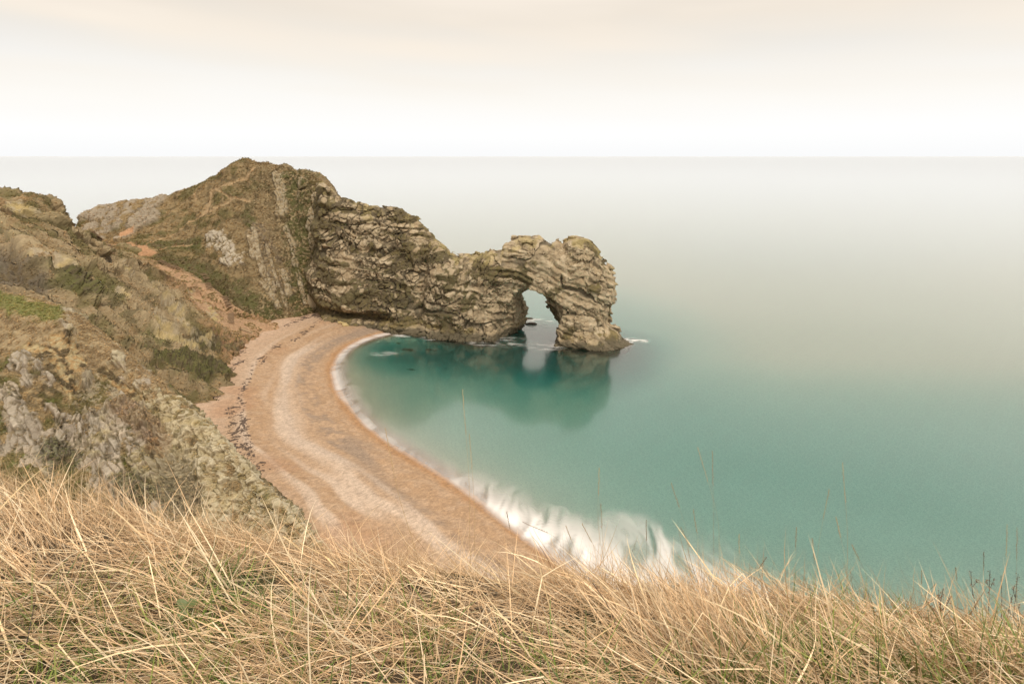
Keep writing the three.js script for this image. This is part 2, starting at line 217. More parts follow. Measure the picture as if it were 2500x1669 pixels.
{
  const f = (pts, r) => feature(slip, pts, r);
  const soil = [f([[290, 606], [330, 606], [350, 618]], 4), f([[340, 615], [390, 645], [440, 672], [490, 690], [515, 715]], 2.4), f([[515, 715], [545, 735], [560, 770], [565, 800]], 6), f([[560, 800], [620, 800], [670, 790]], 6), f([[215, 588], [250, 595], [262, 630]], 1.6), f([[270, 625], [330, 690]], 1.6), f([[440, 700], [480, 690]], 2), f([[480, 720], [500, 760]], 3)];
  const pale = [f([[275, 650], [300, 690], [350, 725], [400, 760]], 2.2), f([[470, 720], [510, 760], [530, 785]], 3.4), f([[355, 800], [375, 830], [385, 850]], 2.6), f([[370, 800], [420, 850], [450, 870]], 4), f([[85, 660], [130, 680]], 2.2), f([[0, 480], [40, 510], [90, 540]], 3), f([[215, 655], [250, 660]], 4), f([[270, 740], [285, 750]], 1.8), f([[400, 770], [450, 830], [500, 860]], 2.4)];
  const green = [f([[250, 770], [330, 830], [360, 850], [440, 880], [500, 905]], 6), f([[560, 790], [530, 820], [560, 825]], 4), f([[110, 690], [110, 720]], 5), f([[320, 870], [420, 875]], 6), f([[225, 720], [260, 770]], 5)];
  const shadeRock = [f([[170, 720], [200, 745], [240, 770]], 3), f([[-40, 640], [20, 680], [60, 710]], 7), f([[225, 640], [245, 645]], 2.5)];  // rock hollows, set back in shape and darkened in colour too
  const spine = [[[278, 664], [338, 702], [393, 737], [447, 776], [489, 814], [540, 822]], [[249, 587], [287, 619], [351, 645], [383, 690]], [[262, 616], [319, 673], [338, 693]], [[172, 672], [265, 690], [319, 720], [383, 760], [447, 803]], [[60, 645], [80, 654], [134, 677], [172, 712], [192, 757]], [[-20, 570], [48, 613], [83, 693]], [[319, 629], [399, 680], [447, 715]], [[100, 560], [200, 600], [250, 650]], [[230, 740], [300, 780], [360, 830]]].map((p, i) => f(p, [3.2, 3, 2, 3, 3.6, 3.2, 2.4, 2.6, 2.6][i]));
  const bush = [f([[470, 860], [520, 850], [560, 850]], 6), f([[470, 950], [500, 925]], 5), f([[410, 905], [450, 920]], 6), f([[150, 700], [180, 740]], 5)];
  const best = (L, x, y, z) => { let b = -1; for (const q of L) { const v = inside(q, x, y, z); if (v > b) b = v; } return b; };
  const A = slip.hit(120, 640), B = slip.hit(520, 850), D = new THREE.Vector3(B[0] - A[0], B[1] - A[1], B[2] - A[2]).normalize(), T0 = slip.hit(420, 660), T1 = slip.hit(330, 830), E0 = new THREE.Vector3(T0[0] - T1[0], T0[1] - T1[1], T0[2] - T1[2]), E = E0.addScaledVector(D, -E0.dot(D)).normalize();
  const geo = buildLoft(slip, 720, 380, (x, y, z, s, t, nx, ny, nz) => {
    const l = x * D.x + y * D.y + z * D.z, px = x - l * D.x * .84, py = y - l * D.y * .84, pz = z - l * D.z * .84;   // stretched along the slip
    const n1 = fbm(x * .3, y * .3, z * .3, 4), n0 = fbm(px * .06, py * .06, pz * .06, 3), rg = ridged(px * .11 + n1 * .25, py * .11, pz * .11, 4), rg2 = ridged(px * .35 + 7, py * .35 + n1 * .3, pz * .35, 3);
    const terrace = fbm(px * .05 + 3, y * .28 + n1 * .3, pz * .05, 3);
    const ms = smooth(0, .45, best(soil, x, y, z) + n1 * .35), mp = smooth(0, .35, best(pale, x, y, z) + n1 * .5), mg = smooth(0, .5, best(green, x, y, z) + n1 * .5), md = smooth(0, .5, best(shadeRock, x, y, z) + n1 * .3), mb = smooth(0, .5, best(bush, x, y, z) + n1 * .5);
    const right = smooth(.62, .74, s), crest = Math.exp(-Math.pow((t - .286) / .045, 2)), flat = 1 - Math.max(ms * .85, right * .75);
    let d = (n0 * 3 + rg * 2.6 + Math.abs(terrace) * 1.2) * flat * (1 - crest * .8) + rg2 * .75 * flat + n1 * .4;
    const sq = (px * E.x + py * E.y + pz * E.z) * .15 + fbm(px * .045, py * .045, pz * .045 + 3, 3) * 1.6 + n1 * .12, saw = sq - Math.floor(sq), sq2 = sq * 2.7 + n1 * .7 + 3, saw2 = sq2 - Math.floor(sq2);
    const lip = saw * saw * (1 - smooth(.93, 1, saw)), lip2 = saw2 * saw2 * (1 - smooth(.92, 1, saw2));
    d += (lip * 3.2 + lip2 * 1.2) * flat * (1 - crest * .8) * smooth(-.6, .1, n0 + .35);
    const sp0 = best(spine, x + n1 * 1.2, y + n1, z), ridge = smooth(-.1, .75, sp0); d += ridge * 2.6 * (1 - crest * .7) * (1 - ms);
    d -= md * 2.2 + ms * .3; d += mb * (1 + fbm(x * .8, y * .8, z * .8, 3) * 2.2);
    d += right * (1 - ms) * fbm(x * .9, y * .9, z * .9, 3) * .7;
    const tuft = fbm(x * 1.4, y * 1.4, z * 1.4, 2); d += tuft * .28 * (1 - ms * .7);
    return { d, n0, n1, rg, rg2, ms, mp, mg, md, mb, right, tuft, terrace, lip, saw, ridge };
  }, (x, y, z, q, nx, ny, nz) => {
    const h = fbm(x * .5, y * .5 + 5, z * .5, 4), g = fbm(x * .11 + 9, y * .11, z * .11, 3), sp = noise(x * 1.9, y * 1.9, z * 1.9);
    let c = mixc([.31, .225, .12], [.15, .11, .055], smooth(-.15, .35, h)); c = mixc(c, [.4, .305, .18], smooth(.3, .85, q.saw + h * .45) * .75 * (1 - q.right)); c = mixc(c, [.1, .085, .04], smooth(.3, .05, q.saw + h * .2) * .6 * (1 - q.right)); c = mixc(c, COL.olive, smooth(-.05, .3, g + h * .4) * .7);  // pale lips and dark undersides: terrace light and shade painted into the colour
    c = mixc(c, [.44, .34, .2], q.ridge * smooth(-.35, .2, h + .1) * .7);
    c = mixc(c, [.3, .2, .1], smooth(.3, .5, fbm(x * .2, y * .2, z * .2 + 30, 3)) * .7);
    c = mixc(c, mixc([.13, .14, .035], [.1, .085, .035], smooth(-.2, .3, h + sp * .3)), q.mg * .6 * smooth(-.4, .1, h + g)); c = mixc(c, mixc([.1, .08, .04], [.13, .125, .04], smooth(-.2, .2, sp)), q.mb * .9);
    c = mixc(c, mixc(COL.clay, COL.soil, smooth(-.2, .3, h + .1)), q.right * .65 * smooth(-.5, .2, h + .2)); c = mixc(c, COL.olive, q.right * smooth(.1, .3, sp * .5 + h) * .8);
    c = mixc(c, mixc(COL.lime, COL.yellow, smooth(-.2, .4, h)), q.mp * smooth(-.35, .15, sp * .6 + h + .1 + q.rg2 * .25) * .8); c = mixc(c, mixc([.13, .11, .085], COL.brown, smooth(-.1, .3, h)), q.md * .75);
    c = mixc(c, mixc(mixc([.44, .27, .155], [.55, .36, .215], smooth(-.2, .4, h + sp * .4)), COL.olive, smooth(.18, .34, h * .7 + sp * .35) * .7), q.ms * .9);
    return c;
  }, 7);
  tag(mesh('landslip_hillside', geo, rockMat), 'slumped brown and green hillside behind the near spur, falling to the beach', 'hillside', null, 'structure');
}

// ---------------------------------------------------------------- the headland hill
const hillTop = [[185, 590, 296], [205, 545, 303], [235, 515, 308], [300, 494, 306], [385, 481, 302], [490, 450, 294], [578, 396, 286], [640, 404, 280], [700, 418, 273], [765, 436, 264], [800, 470, 256], [850, 520, 250]].map((a) => at(...a));
const hillFoot = [[185, 640, 262], [205, 630, 260], [235, 622, 256], [300, 620, 248], [370, 634, 243], [450, 676, 238], [530, 734, 230], [610, 792, 219], [680, 782, 224], [735, 772, 229], [770, 768, 232], [820, 766, 234]].map((a) => at(...a));
const bulge = [0, 0, -2, -1, 0, 1, 4, 2, -3, -5, -3, 0];
const hill = new Loft([off(hillTop, 6, -60, -50), off(hillTop, 2, -8, -12), hillTop, rowMix(hillTop, hillFoot, .25, 1).map((p, i) => [p[0], p[1] + bulge[i] * .6, p[2]]), rowMix(hillTop, hillFoot, .52, 0).map((p, i) => [p[0], p[1] + bulge[i], p[2]]), rowMix(hillTop, hillFoot, .78, -.5).map((p, i) => [p[0], p[1] + bulge[i] * .5, p[2]]), hillFoot, off(hillFoot, 2, -8, 4)]); hill.front = 1.8 / 7;
{
  const f = (pts, r) => feature(hill, pts, r);
  const grey = [f([[240, 520], [300, 510], [370, 495]], 9), f([[260, 560], [330, 530], [350, 540]], 9), f([[220, 560], [240, 600]], 5), f([[300, 590], [320, 570]], 3)];
  const ribs = [f([[680, 430], [688, 480], [685, 520]], 3.2), f([[620, 560], [625, 610], [640, 660], [665, 710]], 1.6), f([[612, 580], [618, 630]], 1.1), f([[700, 560], [718, 600], [722, 650]], 1.6), f([[740, 440], [725, 480]], 1.5), f([[690, 660], [705, 720]], 1.5), f([[640, 690], [680, 750]], 1.6), f([[775, 480], [760, 540], [765, 600]], 2.2), f([[720, 640], [735, 700], [745, 740]], 1.2), f([[650, 600], [675, 690], [700, 750]], 1)];
  const cobble = [f([[520, 575], [555, 600], [575, 640]], 5), f([[545, 590], [560, 620]], 5)];
  const darkGreen = [f([[720, 440], [735, 520], [750, 600], [758, 700], [765, 740]], 11), f([[400, 640], [470, 660], [540, 700], [620, 760], [660, 770]], 7), f([[350, 600], [420, 600], [480, 600]], 5), f([[600, 520], [620, 560]], 3)];
  const track = [f([[620, 410], [600, 430], [540, 460], [525, 462]], 1.4), f([[460, 460], [478, 470], [478, 490]], .9), f([[530, 462], [565, 485], [610, 495]], .9), f([[345, 605], [390, 580], [460, 545], [520, 515], [570, 490]], 1.1), f([[340, 616], [420, 606], [470, 600]], .8), f([[515, 465], [512, 500], [505, 520]], 2)];
  const saddle = [f([[285, 606], [340, 608], [360, 622]], 4), f([[310, 580], [318, 570]], 3)];
  const scree = [f([[620, 560], [660, 640], [690, 700]], 6)];
  const best = (L, x, y, z) => { let b = -1; for (const q of L) { const v = inside(q, x, y, z); if (v > b) b = v; } return b; };
  const geo = buildLoft(hill, 620, 290, (x, y, z, s, t, nx, ny, nz) => {
    const n1 = fbm(x * .3, y * .3, z * .3, 4), n0 = fbm(x * .05, y * .05, z * .05, 3);
    const mr = smooth(.0, .4, best(ribs, x, y, z) + n1 * .45), mgy = smooth(0, .3, best(grey, x, y, z) + n1 * .4), mcb = smooth(.2, .45, best(cobble, x, y, z) * .7 + n1 * .9 + noise(x * .9, y * .9, z * .9) * .2), md = smooth(-.1, .5, best(darkGreen, x, y, z) + n1 * .6), mt = smooth(0, .5, best(track, x, y, z) + n1 * .25), msd = smooth(0, .4, best(saddle, x, y, z) + n1 * .3), msc = smooth(0, .5, best(scree, x, y, z) + n1 * .4);
    const right = smooth(.5, .72, s), crest = Math.exp(-Math.pow((t - .286) / .045, 2));
    const rib = ridged(x * .16 + y * .05 + n1 * .2, y * .02 + z * .03, 2.2, 4), vg = ridged(x * .07 + z * .04 + n0, y * .02, 4, 3);
    const b = voronoi(x * .42 + n1 * .3, y * .34, z * .42), crack = smooth(0, .2, b.f2 - b.f1), id = RAND[b.id];
    let d = (n0 * 2.6 + vg * 1.9 * right) * (1 - crest * .8) + n1 * .8 + right * rib * 1.7 * (1 - crest * .7) + ridged(x * .09, y * .09, z * .09 + 2, 3) * 1.1 * (1 - right) * (1 - crest * .8);
    d += mr * (.9 + (crack - .5) * .5) + mgy * (rib * 1.9 + ridged(x * .5 + y * .12, y * .07, z * .2, 3) * .8) * (1 - crest * .6) + mcb * (crack * .7 + id * .3 - .3) - mt * .3;
    d += fbm(x * .9, y * .9, z * .9, 3) * .4;
    return { d, n0, n1, mr, mgy, mcb, md, mt, msd, msc, right, rib, crack, id };
  }, (x, y, z, q, nx, ny, nz) => {
    const h = fbm(x * .4, y * .4 + 5, z * .4, 4), g = fbm(x * .1 + 9, y * .1, z * .1, 3), sp = noise(x * 1.6, y * 1.6, z * 1.6);
    let c = mixc([.29, .21, .105], [.16, .115, .055], smooth(-.15, .35, h)); c = mixc(c, [.34, .245, .125], smooth(.0, .4, g) * .6); c = mixc(c, COL.olive, smooth(.05, .35, -g + h * .4) * .6);
    c = mixc(c, mixc([.2, .15, .08], COL.brown, smooth(-.2, .3, h)), q.right * .7);
    c = mixc(c, mixc([.1, .1, .03], [.13, .1, .045], smooth(-.2, .25, h + sp * .3)), q.md * .85);
    c = mixc(c, [.22, .17, .115], q.msc * .6 * smooth(-.3, .2, h));
    c = mixc(c, mixc([.2, .165, .12], [.37, .305, .225], smooth(-.3, .5, q.rib + sp * .3)), q.mgy * .9 * smooth(-.05, .25, q.rib * .6 + h * .9 - g * .5 + .02));
    c = mixc(c, mixc(COL.lime, [.38, .3, .19], smooth(-.3, .3, sp)), q.mr * .8 * smooth(.1, .45, q.crack + h * .8));
    c = mixc(c, mixc([.46, .39, .3], COL.limePale, q.id), q.mcb * smooth(.1, .5, q.crack));
    c = mixc(c, [.42, .32, .18], smooth(.45, .6, q.right * .35 + sp * .45 + h * .3) * .7);
    c = mixc(c, [.45, .31, .17], q.mt * .8); c = mixc(c, COL.soil, q.msd * .9);
    return c;
  }, 7);
  tag(mesh('headland_hill', geo, rockMat), 'steep grassy headland hill rising to a peak behind the far end of the beach', 'hill', null, 'structure');
}

// ---------------------------------------------------------------- the limestone wall and arch, a solid cut by its outline and its opening
const BETA = Math.atan(.22), CB = Math.cos(BETA), SB = Math.sin(BETA), Z0 = 205.5;
const toWall = (x, y, z) => { const d = -z - Z0; return [x * CB - d * SB, y, x * SB + d * CB]; };     // s along, y up, t into the rock
const fromWall = (s, y, t) => [s * CB + t * SB, y, -(Z0 - s * SB + t * CB)];
function sightOnWall(u, v, t) { const X = (u - 1250) / F, Y = -(v - 834.5) / F, dx = X, dy = Y * CP - SP, dd = CP + Y * SP; const k = (t + Z0 * CB) / (dx * SB + dd * CB); const p = toWall(dx * k, EYE + dy * k, -dd * k); return [p[0], p[1]]; }
{
  const crestPx = [[735, 440], [765, 448], [790, 462], [812, 480], [850, 492], [890, 508], [912, 507], [940, 506], [965, 510], [985, 525], [1000, 542], [1015, 550], [1032, 566], [1052, 588], [1068, 592], [1085, 605], [1095, 615], [1110, 626], [1140, 625], [1165, 625], [1185, 618], [1195, 611], [1205, 614], [1218, 609], [1228, 594], [1250, 586], [1268, 581], [1295, 582], [1315, 577], [1325, 586], [1345, 594], [1358, 589], [1372, 597], [1388, 586], [1410, 583], [1430, 584], [1447, 593], [1460, 610], [1462, 625], [1473, 645], [1485, 655], [1494, 672], [1503, 692], [1502, 715], [1499, 738], [1490, 758], [1484, 775], [1484, 784], [1494, 797], [1508, 808], [1520, 825], [1531, 833]];
  const outline = crestPx.map(([u, v]) => sightOnWall(u, v, 8)); const capLine = outline.slice(0, 46); outline.push([44.5, -.2], [44, -8], [-110, -8], [-110, 46]);
  const back = [[1262, 880], [1266, 812], [1272, 795], [1279, 768], [1277, 745], [1272, 715], [1275, 709], [1298, 704], [1312, 711], [1330, 728], [1347, 754], [1362, 778], [1371, 789], [1363, 812], [1360, 840], [1358, 880]].map(([u, v]) => sightOnWall(u, v, 16));
  const front = [[1204, 880], [1206, 830], [1210, 795], [1222, 765], [1238, 742], [1258, 718], [1272, 706], [1300, 700], [1326, 707], [1352, 716], [1374, 734], [1382, 758], [1374, 788], [1364, 818], [1361, 850], [1358, 880]].map(([u, v]) => sightOnWall(u, v, 1));
  const polyDist = (P, x, y) => { let b = 1e9, ins = false; for (let i = 0, j = P.length - 1; i < P.length; j = i++) { const [ax, ay] = P[j], [bx, by] = P[i], dx = bx - ax, dy = by - ay, t = clamp(((x - ax) * dx + (y - ay) * dy) / (dx * dx + dy * dy)); b = Math.min(b, (x - ax - dx * t) ** 2 + (y - ay - dy * t) ** 2); if ((by > y) !== (ay > y) && x < (ax - bx) * (y - by) / (ay - by) + bx) ins = !ins; } return (ins ? -1 : 1) * Math.sqrt(b); };
  const CELL = .36, s0 = -100, s1 = 49, y0 = -5, y1 = 58, t0 = -9, t1 = 27, nx = Math.ceil((s1 - s0) / CELL), ny = Math.ceil((y1 - y0) / CELL), nz = Math.ceil((t1 - t0) / CELL);
  const d2 = new Float32Array(nx * ny); for (let j = 0; j < ny; j++) for (let i = 0; i < nx; i++) d2[j * nx + i] = polyDist(outline, s0 + i * CELL, y0 + j * CELL);
  const holes = []; for (let k = 0; k < nz; k++) { const t = clamp((t0 + k * CELL - 0) / 15, -.15, 1.25); holes.push(front.map((p, i) => [mix(p[0], back[i][0], t), mix(p[1], back[i][1], t)])); }
  const blocks = (s, y, t, o) => {     // jointed limestone: courses that dip to the right, cut into blocks of very different size
    const w = fbm(s * .11, y * .11, t * .11, 3), w2 = fbm(s * .45, y * .45 + 3, t * .45, 2), q = smooth(-22, -6, s), lower = smooth(-6, 22, s);
    const a = voronoi((s + w * 4 + w2 * 1.1) * mix(.34, .17, q), (y + s * mix(.1, .34, lower) + w * 3 + w2) * mix(.36, .22, q), t * .26 + w); o.c1 = (a.f2 - a.f1) * mix(1, 1.35, q); o.id = RAND[a.id]; o.tip = (a.dx * (R2[a.id] - .5) + a.dy * (R3[a.id] - .35)) * 1.6;
    const b = voronoi(s * .72 + w2 * .9, (y + s * .15) * mix(.55, .8, q) + w2, t * .6); o.c2 = b.f2 - b.f1; o.id2 = R2[b.id]; o.tip2 = (b.dx * (R3[b.id] - .5) + b.dy * (RAND[b.id] - .35)) * 1.1;
    o.open = smooth(-.25, .3, noise(s * .1 + 7, y * .12, t * .1)); o.open2 = smooth(-.1, .3, noise(s * .2 + 17, y * .22, t * .2));
    const yy = (y + s * .1 + w * 5) / mix(6.4, 8.5, q) + .2, fr = yy - Math.floor(yy); o.ledge = smooth(.0, .1, fr) * smooth(.55, .3, fr); o.fr = fr;      // 1 on a grassy ledge
    o.lc = Math.abs(noise(s * .07 + w * .8, (y + s * mix(.05, .38, lower)) * .2 + w * .6, t * .06)) + .5 * (1 - smooth(-.3, .2, noise(s * .09, y * .09, 5))); o.w = w; return o;
  };
  const field = new Float32Array(nx * ny * nz), o = {};
  for (let k = 0; k < nz; k++) { const t = t0 + k * CELL; for (let j = 0; j < ny; j++) { const y = y0 + j * CELL; for (let i = 0; i < nx; i++) {
    const s = s0 + i * CELL, D = d2[j * nx + i], idx = (k * ny + j) * nx + i;
    const depthIn = Math.max(0, -D), R = 9, rr = clamp(depthIn / R), w = Math.sqrt(1 - (1 - rr) * (1 - rr));
    // front face leans back with height; a ledge stands out at the foot
    const left = smooth(-20, -45, s), lean = mix(.10, .22, left) * y, ledge = 2.6 * smooth(4.5, 1.2, y + noise(s * .2, 1, 3) * 1.3) * smooth(-50, -35, s) * (1 - smooth(20, 26, s) * .5);
    const nose = 3 * smooth(19, 27, s) * smooth(17, 4, y), butt = 2.6 * Math.exp(-(((s + 22) / 9) ** 2)) * smooth(24, 4, y) + 2 * Math.exp(-(((s + 60) / 14) ** 2)) * smooth(38, 8, y), gully = 4.2 * Math.exp(-(((s + 40 + y * -.10) / 3.2) ** 2)) * smooth(0, 8, y) + 1.8 * Math.exp(-(((s + 49 - y * .2) / 2.6) ** 2)) * smooth(8, 16, y);
    const notch = 4.5 * Math.exp(-(((y - 5.6 + (s + 70) * .05) / 1.7) ** 2)) * smooth(-88, -80, s) * smooth(-45, -55, s);
    const bow = 2.2 * Math.exp(-(((s + 28) / 7) ** 2)) * smooth(2, 14, y) * -1; const tf = lean + bow + 1.1 * Math.max(0, -79 - s - y * .06 + noise(1, y * .16, 2) * 4) - ledge - nose - butt + gully + notch + 0.5, tb = mix(17, 22, left) - y * mix(.02, .1, left) + 0;
    const tc = (Math.max(tf, -8) + tb) / 2, half = (tb - tf) / 2;
    let f = Math.max(D, Math.abs(t - tc) - half * w);
    if (D > 4) { field[idx] = 4; continue; }
    if (s > -6 && s < 24 && y < 26) { const h = polyDist(holes[k], s, y); f = Math.max(f, -h); }
    if (f > 3.2 || f < -3.2) { field[idx] = f; continue; }
    blocks(s, y, t, o);
    const n = fbm(s * .1, y * .1, t * .1, 3), nf = ridged(s * .34 + o.w, y * .3, t * .34, 4), cr1 = (1 - smooth(0, .13, o.c1)) * mix(.25, 1, o.open), cr2 = (1 - smooth(0, .12, o.c2)) * o.open2, strat = noise(2, (y + s * mix(.1, .4, smooth(0, 20, s)) + o.w * 2) * 1.05, s * .05), lf = smooth(-18, -42, s);
    f -= n * 1.8 + nf * .25 + (o.id - .5) * mix(.6, .9, lf) + (o.id2 - .5) * .35 + o.tip * .75 + o.tip2 * .5 + strat * .55 + lf * .5 * (1 - 2 * Math.abs(noise(s * .42 + o.w * 2, y * .06, 3))) - cr1 * 1.0 - cr2 * .55 - 1.1 * (1 - smooth(.0, .07, o.lc)) + lf * smooth(-94, -70, s) * o.open * (.9 * (1 - o.ledge) - .55 - o.fr * .5);
    field[idx] = f;
  } } }
  // surface nets
  const vid = new Int32Array(nx * ny * nz).fill(-1), V = [];
  const at3 = (i, j, k) => field[(k * ny + j) * nx + i];
  for (let k = 0; k < nz - 1; k++) for (let j = 0; j < ny - 1; j++) for (let i = 0; i < nx - 1; i++) {
    let m = 0; const c = []; for (let q = 0; q < 8; q++) { const v = at3(i + (q & 1), j + ((q >> 1) & 1), k + (q >> 2)); c.push(v); if (v < 0) m++; }
    if (m === 0 || m === 8) continue;
    let x = 0, y = 0, z = 0, n = 0;
    for (let a = 0; a < 8; a++) for (const bit of [1, 2, 4]) if (!(a & bit)) { const b = a | bit; if ((c[a] < 0) !== (c[b] < 0)) { const t = c[a] / (c[a] - c[b]); x += (a & 1) + (bit === 1 ? t : 0); y += ((a >> 1) & 1) + (bit === 2 ? t : 0); z += (a >> 2) + (bit === 4 ? t : 0); n++; } }
    vid[(k * ny + j) * nx + i] = V.length / 3; V.push(s0 + (i + x / n) * CELL, y0 + (j + y / n) * CELL, t0 + (k + z / n) * CELL);
  }
  const I = [], cell = (i, j, k) => vid[(k * ny + j) * nx + i];
  const quad = (a, b, c, d, flip) => { if (a < 0 || b < 0 || c < 0 || d < 0) return; if (flip) I.push(a, c, b, a, d, c); else I.push(a, b, c, a, c, d); };
  for (let k = 1; k < nz - 1; k++) for (let j = 1; j < ny - 1; j++) for (let i = 1; i < nx - 1; i++) {
    const v = at3(i, j, k) < 0;
    if (v !== at3(i + 1, j, k) < 0) quad(cell(i, j - 1, k - 1), cell(i, j, k - 1), cell(i, j, k), cell(i, j - 1, k), !v);
    if (v !== at3(i, j + 1, k) < 0) quad(cell(i - 1, j, k - 1), cell(i - 1, j, k), cell(i, j, k), cell(i, j, k - 1), !v);
    if (v !== at3(i, j, k + 1) < 0) quad(cell(i - 1, j - 1, k), cell(i, j - 1, k), cell(i, j, k), cell(i - 1, j, k), !v);
  }
  const nV = V.length / 3, P = new Float32Array(nV * 3), C = new Float32Array(nV * 3), UV = new Float32Array(nV * 2);
  for (let q = 0; q < nV; q++) {
    const s = V[q * 3], y = V[q * 3 + 1], t = V[q * 3 + 2], p = fromWall(s, y, t); P.set(p, q * 3);
    UV[q * 2] = (s + t * .7) / 6; UV[q * 2 + 1] = (y + t * .5) / 6;
    blocks(s, y, t, o);
    const n = fbm(s * .09 + 3, y * .13, t * .09, 4), h = fbm(s * .5, y * .5, t * .5, 3), sp = noise(s * 1.5, y * 1.5, t * 1.5), left = smooth(-14, -40, s);
    const band = noise(4, (y + s * .22 + n * 5) * .16, s * .02);
    let c = mixc(mixc([.4, .3, .18], [.45, .36, .235], o.id), [.54, .44, .3], smooth(.05, .45, h + (o.id2 - .5) * .7) * .8); c = mixc(c, [.34, .26, .165], smooth(.05, .4, -h + sp * .2) * .6);
    const grow = n * .9 + band * .35 + h * .4 + (o.id - .5) * .5 + left * (.33 + o.ledge * .5 + smooth(-70, -88, s) * .4) + (1 - left) * o.ledge * .1 - .27;
    c = mixc(c, mixc(mixc([.13, .1, .05], [.16, .125, .05], smooth(-.2, .3, sp)), [.125, .1, .045], smooth(.2, .5, fbm(s * .06, y * .06, t * .06 + 9, 2))), smooth(.1, .24, grow));
    const joint = (1 - smooth(.05, .19, o.c1 + h * .07)) * mix(.3, 1, o.open); c = mixc(c, [.11, .085, .05], joint * mix(.7, .9, left));
    c = mixc(c, [.1, .08, .05], (1 - smooth(.02, .07, o.lc)) * .8); const joint2 = (1 - smooth(.03, .11, o.c2 + h * .06)) * o.open2; c = mixc(c, [.15, .115, .065], joint2 * mix(.5, .7, left));
    // dry grass caps and the yellow of the top-lit crest, painted into the colour
    const capT = (() => { let b = 0; for (const [a, yy] of capLine) if (Math.abs(a - s) < 3 && yy > b) b = yy; return b || 99; })();
    const litMask = smooth(.1, .4, fbm(s * .3 + 20, y * .3, t * .3, 3) + smooth(6, 0, capT - y) * .35 - .12) * smooth(9, 3, capT - y); c = mixc(c, COL.crestLit, litMask * .5);
    const tide = y + noise(s * .3, 0, t * .3) * .8 + sp * .4; c = mixc(c, [.11, .09, .055], smooth(3.2, 1.5, tide) * .9);
    c = mixc(c, [.28, .21, .09], smooth(5.4, 4, tide) * smooth(2, 3.2, tide) * smooth(-.1, .3, h) * .6);
    C[q * 3] = c[0]; C[q * 3 + 1] = c[1]; C[q * 3 + 2] = c[2];
  }
  const g = new THREE.BufferGeometry(); g.setAttribute('position', new THREE.BufferAttribute(P, 3)); g.setAttribute('color', new THREE.BufferAttribute(C, 3)); g.setAttribute('uv', new THREE.BufferAttribute(UV, 2)); g.setIndex(I);
  console.log('arch', nV, I.length / 3);
  tag(mesh('rock_arch', g, new THREE.MeshStandardMaterial({ vertexColors: true, roughness: .95, map: GRAIN, flatShading: true })), 'jointed limestone wall ending in a natural arch that stands in the sea', 'rock arch', null, 'structure');
}

// ---------------------------------------------------------------- beach and sea floor: one sheet
const KELP = [[993, 849, 4.5], [972, 838, 2.6], [1050, 846, 3.6], [1005, 901, 2.2]].map(([u, v, w]) => { const p = atY(u, v, -1); return [p[0], p[2], w]; });
const shorePx = [[1000, 806], [963, 813], [905, 827], [851, 851], [826, 878], [818, 900], [826, 937], [862, 1000], [915, 1054], [1011, 1117], [1117, 1181], [1224, 1256], [1309, 1320], [1394, 1384], [1520, 1470]];
const shore = shorePx.map(([u, v]) => { const p = atY(u, v, 0); return [p[0], p[2]]; });
shore.push([34, -64], [60, -58], [110, -52], [220, -40]); shore.unshift([-44, -228], [-38, -222]);
const shoreCurve = new THREE.CatmullRomCurve3(shore.map(([x, z]) => new THREE.Vector3(x, 0, z)), false, 'centripetal'), shoreLine = shoreCurve.getSpacedPoints(160).map((p) => [p.x, p.z]);
const landPoly = [...shoreLine, [220, 200], [-700, 200], [-700, -345], [-330, -345], [-230, -330], [-150, -305], [-100, -262], [-60, -240]];
function shoreDist(x, z) {            // metres inland (positive) or out to sea (negative), and metres along the shore
  let b = 1e9, arc = 0, run = 0, ins = false; const P = landPoly;
  for (let i = 0, j = P.length - 1; i < P.length; j = i++) { const [ax, az] = P[j], [bx, bz] = P[i]; if ((bz > z) !== (az > z) && x < (ax - bx) * (z - bz) / (az - bz) + bx) ins = !ins; }
  for (let i = 0; i + 1 < shoreLine.length; i++) { const [ax, az] = shoreLine[i], dx = shoreLine[i + 1][0] - ax, dz = shoreLine[i + 1][1] - az, l = Math.hypot(dx, dz), t = clamp(((x - ax) * dx + (z - az) * dz) / (l * l)), d = Math.hypot(x - ax - dx * t, z - az - dz * t); if (d < b) { b = d; arc = run + t * l; } run += l; }
  if (!ins) for (let i = shoreLine.length - 1; i + 1 < P.length; i++) { const [ax, az] = P[i], dx = P[i + 1][0] - ax, dz = P[i + 1][1] - az, t = clamp(((x - ax) * dx + (z - az) * dz) / (dx * dx + dz * dz)); b = Math.min(b, Math.hypot(x - ax - dx * t, z - az - dz * t)); }
  return [ins ? b : -b, arc];
}
function beachHeight(n, x, z) {
  if (n >= 0) return 3.9 * (1 - Math.exp(-n / 17)) + .2 * Math.sin(n * .55 + noise(x * .05, 0, z * .05) * 2) * smooth(3, 12, n) + .06 * noise(x * .4, 0, z * .4);
  const m = -n; return -(m * .085 * (m < 12 ? 1 : 0) + (m >= 12 ? 1.02 + 3.0 * (1 - Math.exp(-(m - 12) / 40)) - 3.35 * smooth(50, 140, m) : 0));  // unseen shallows added far out to brighten the distant water
}
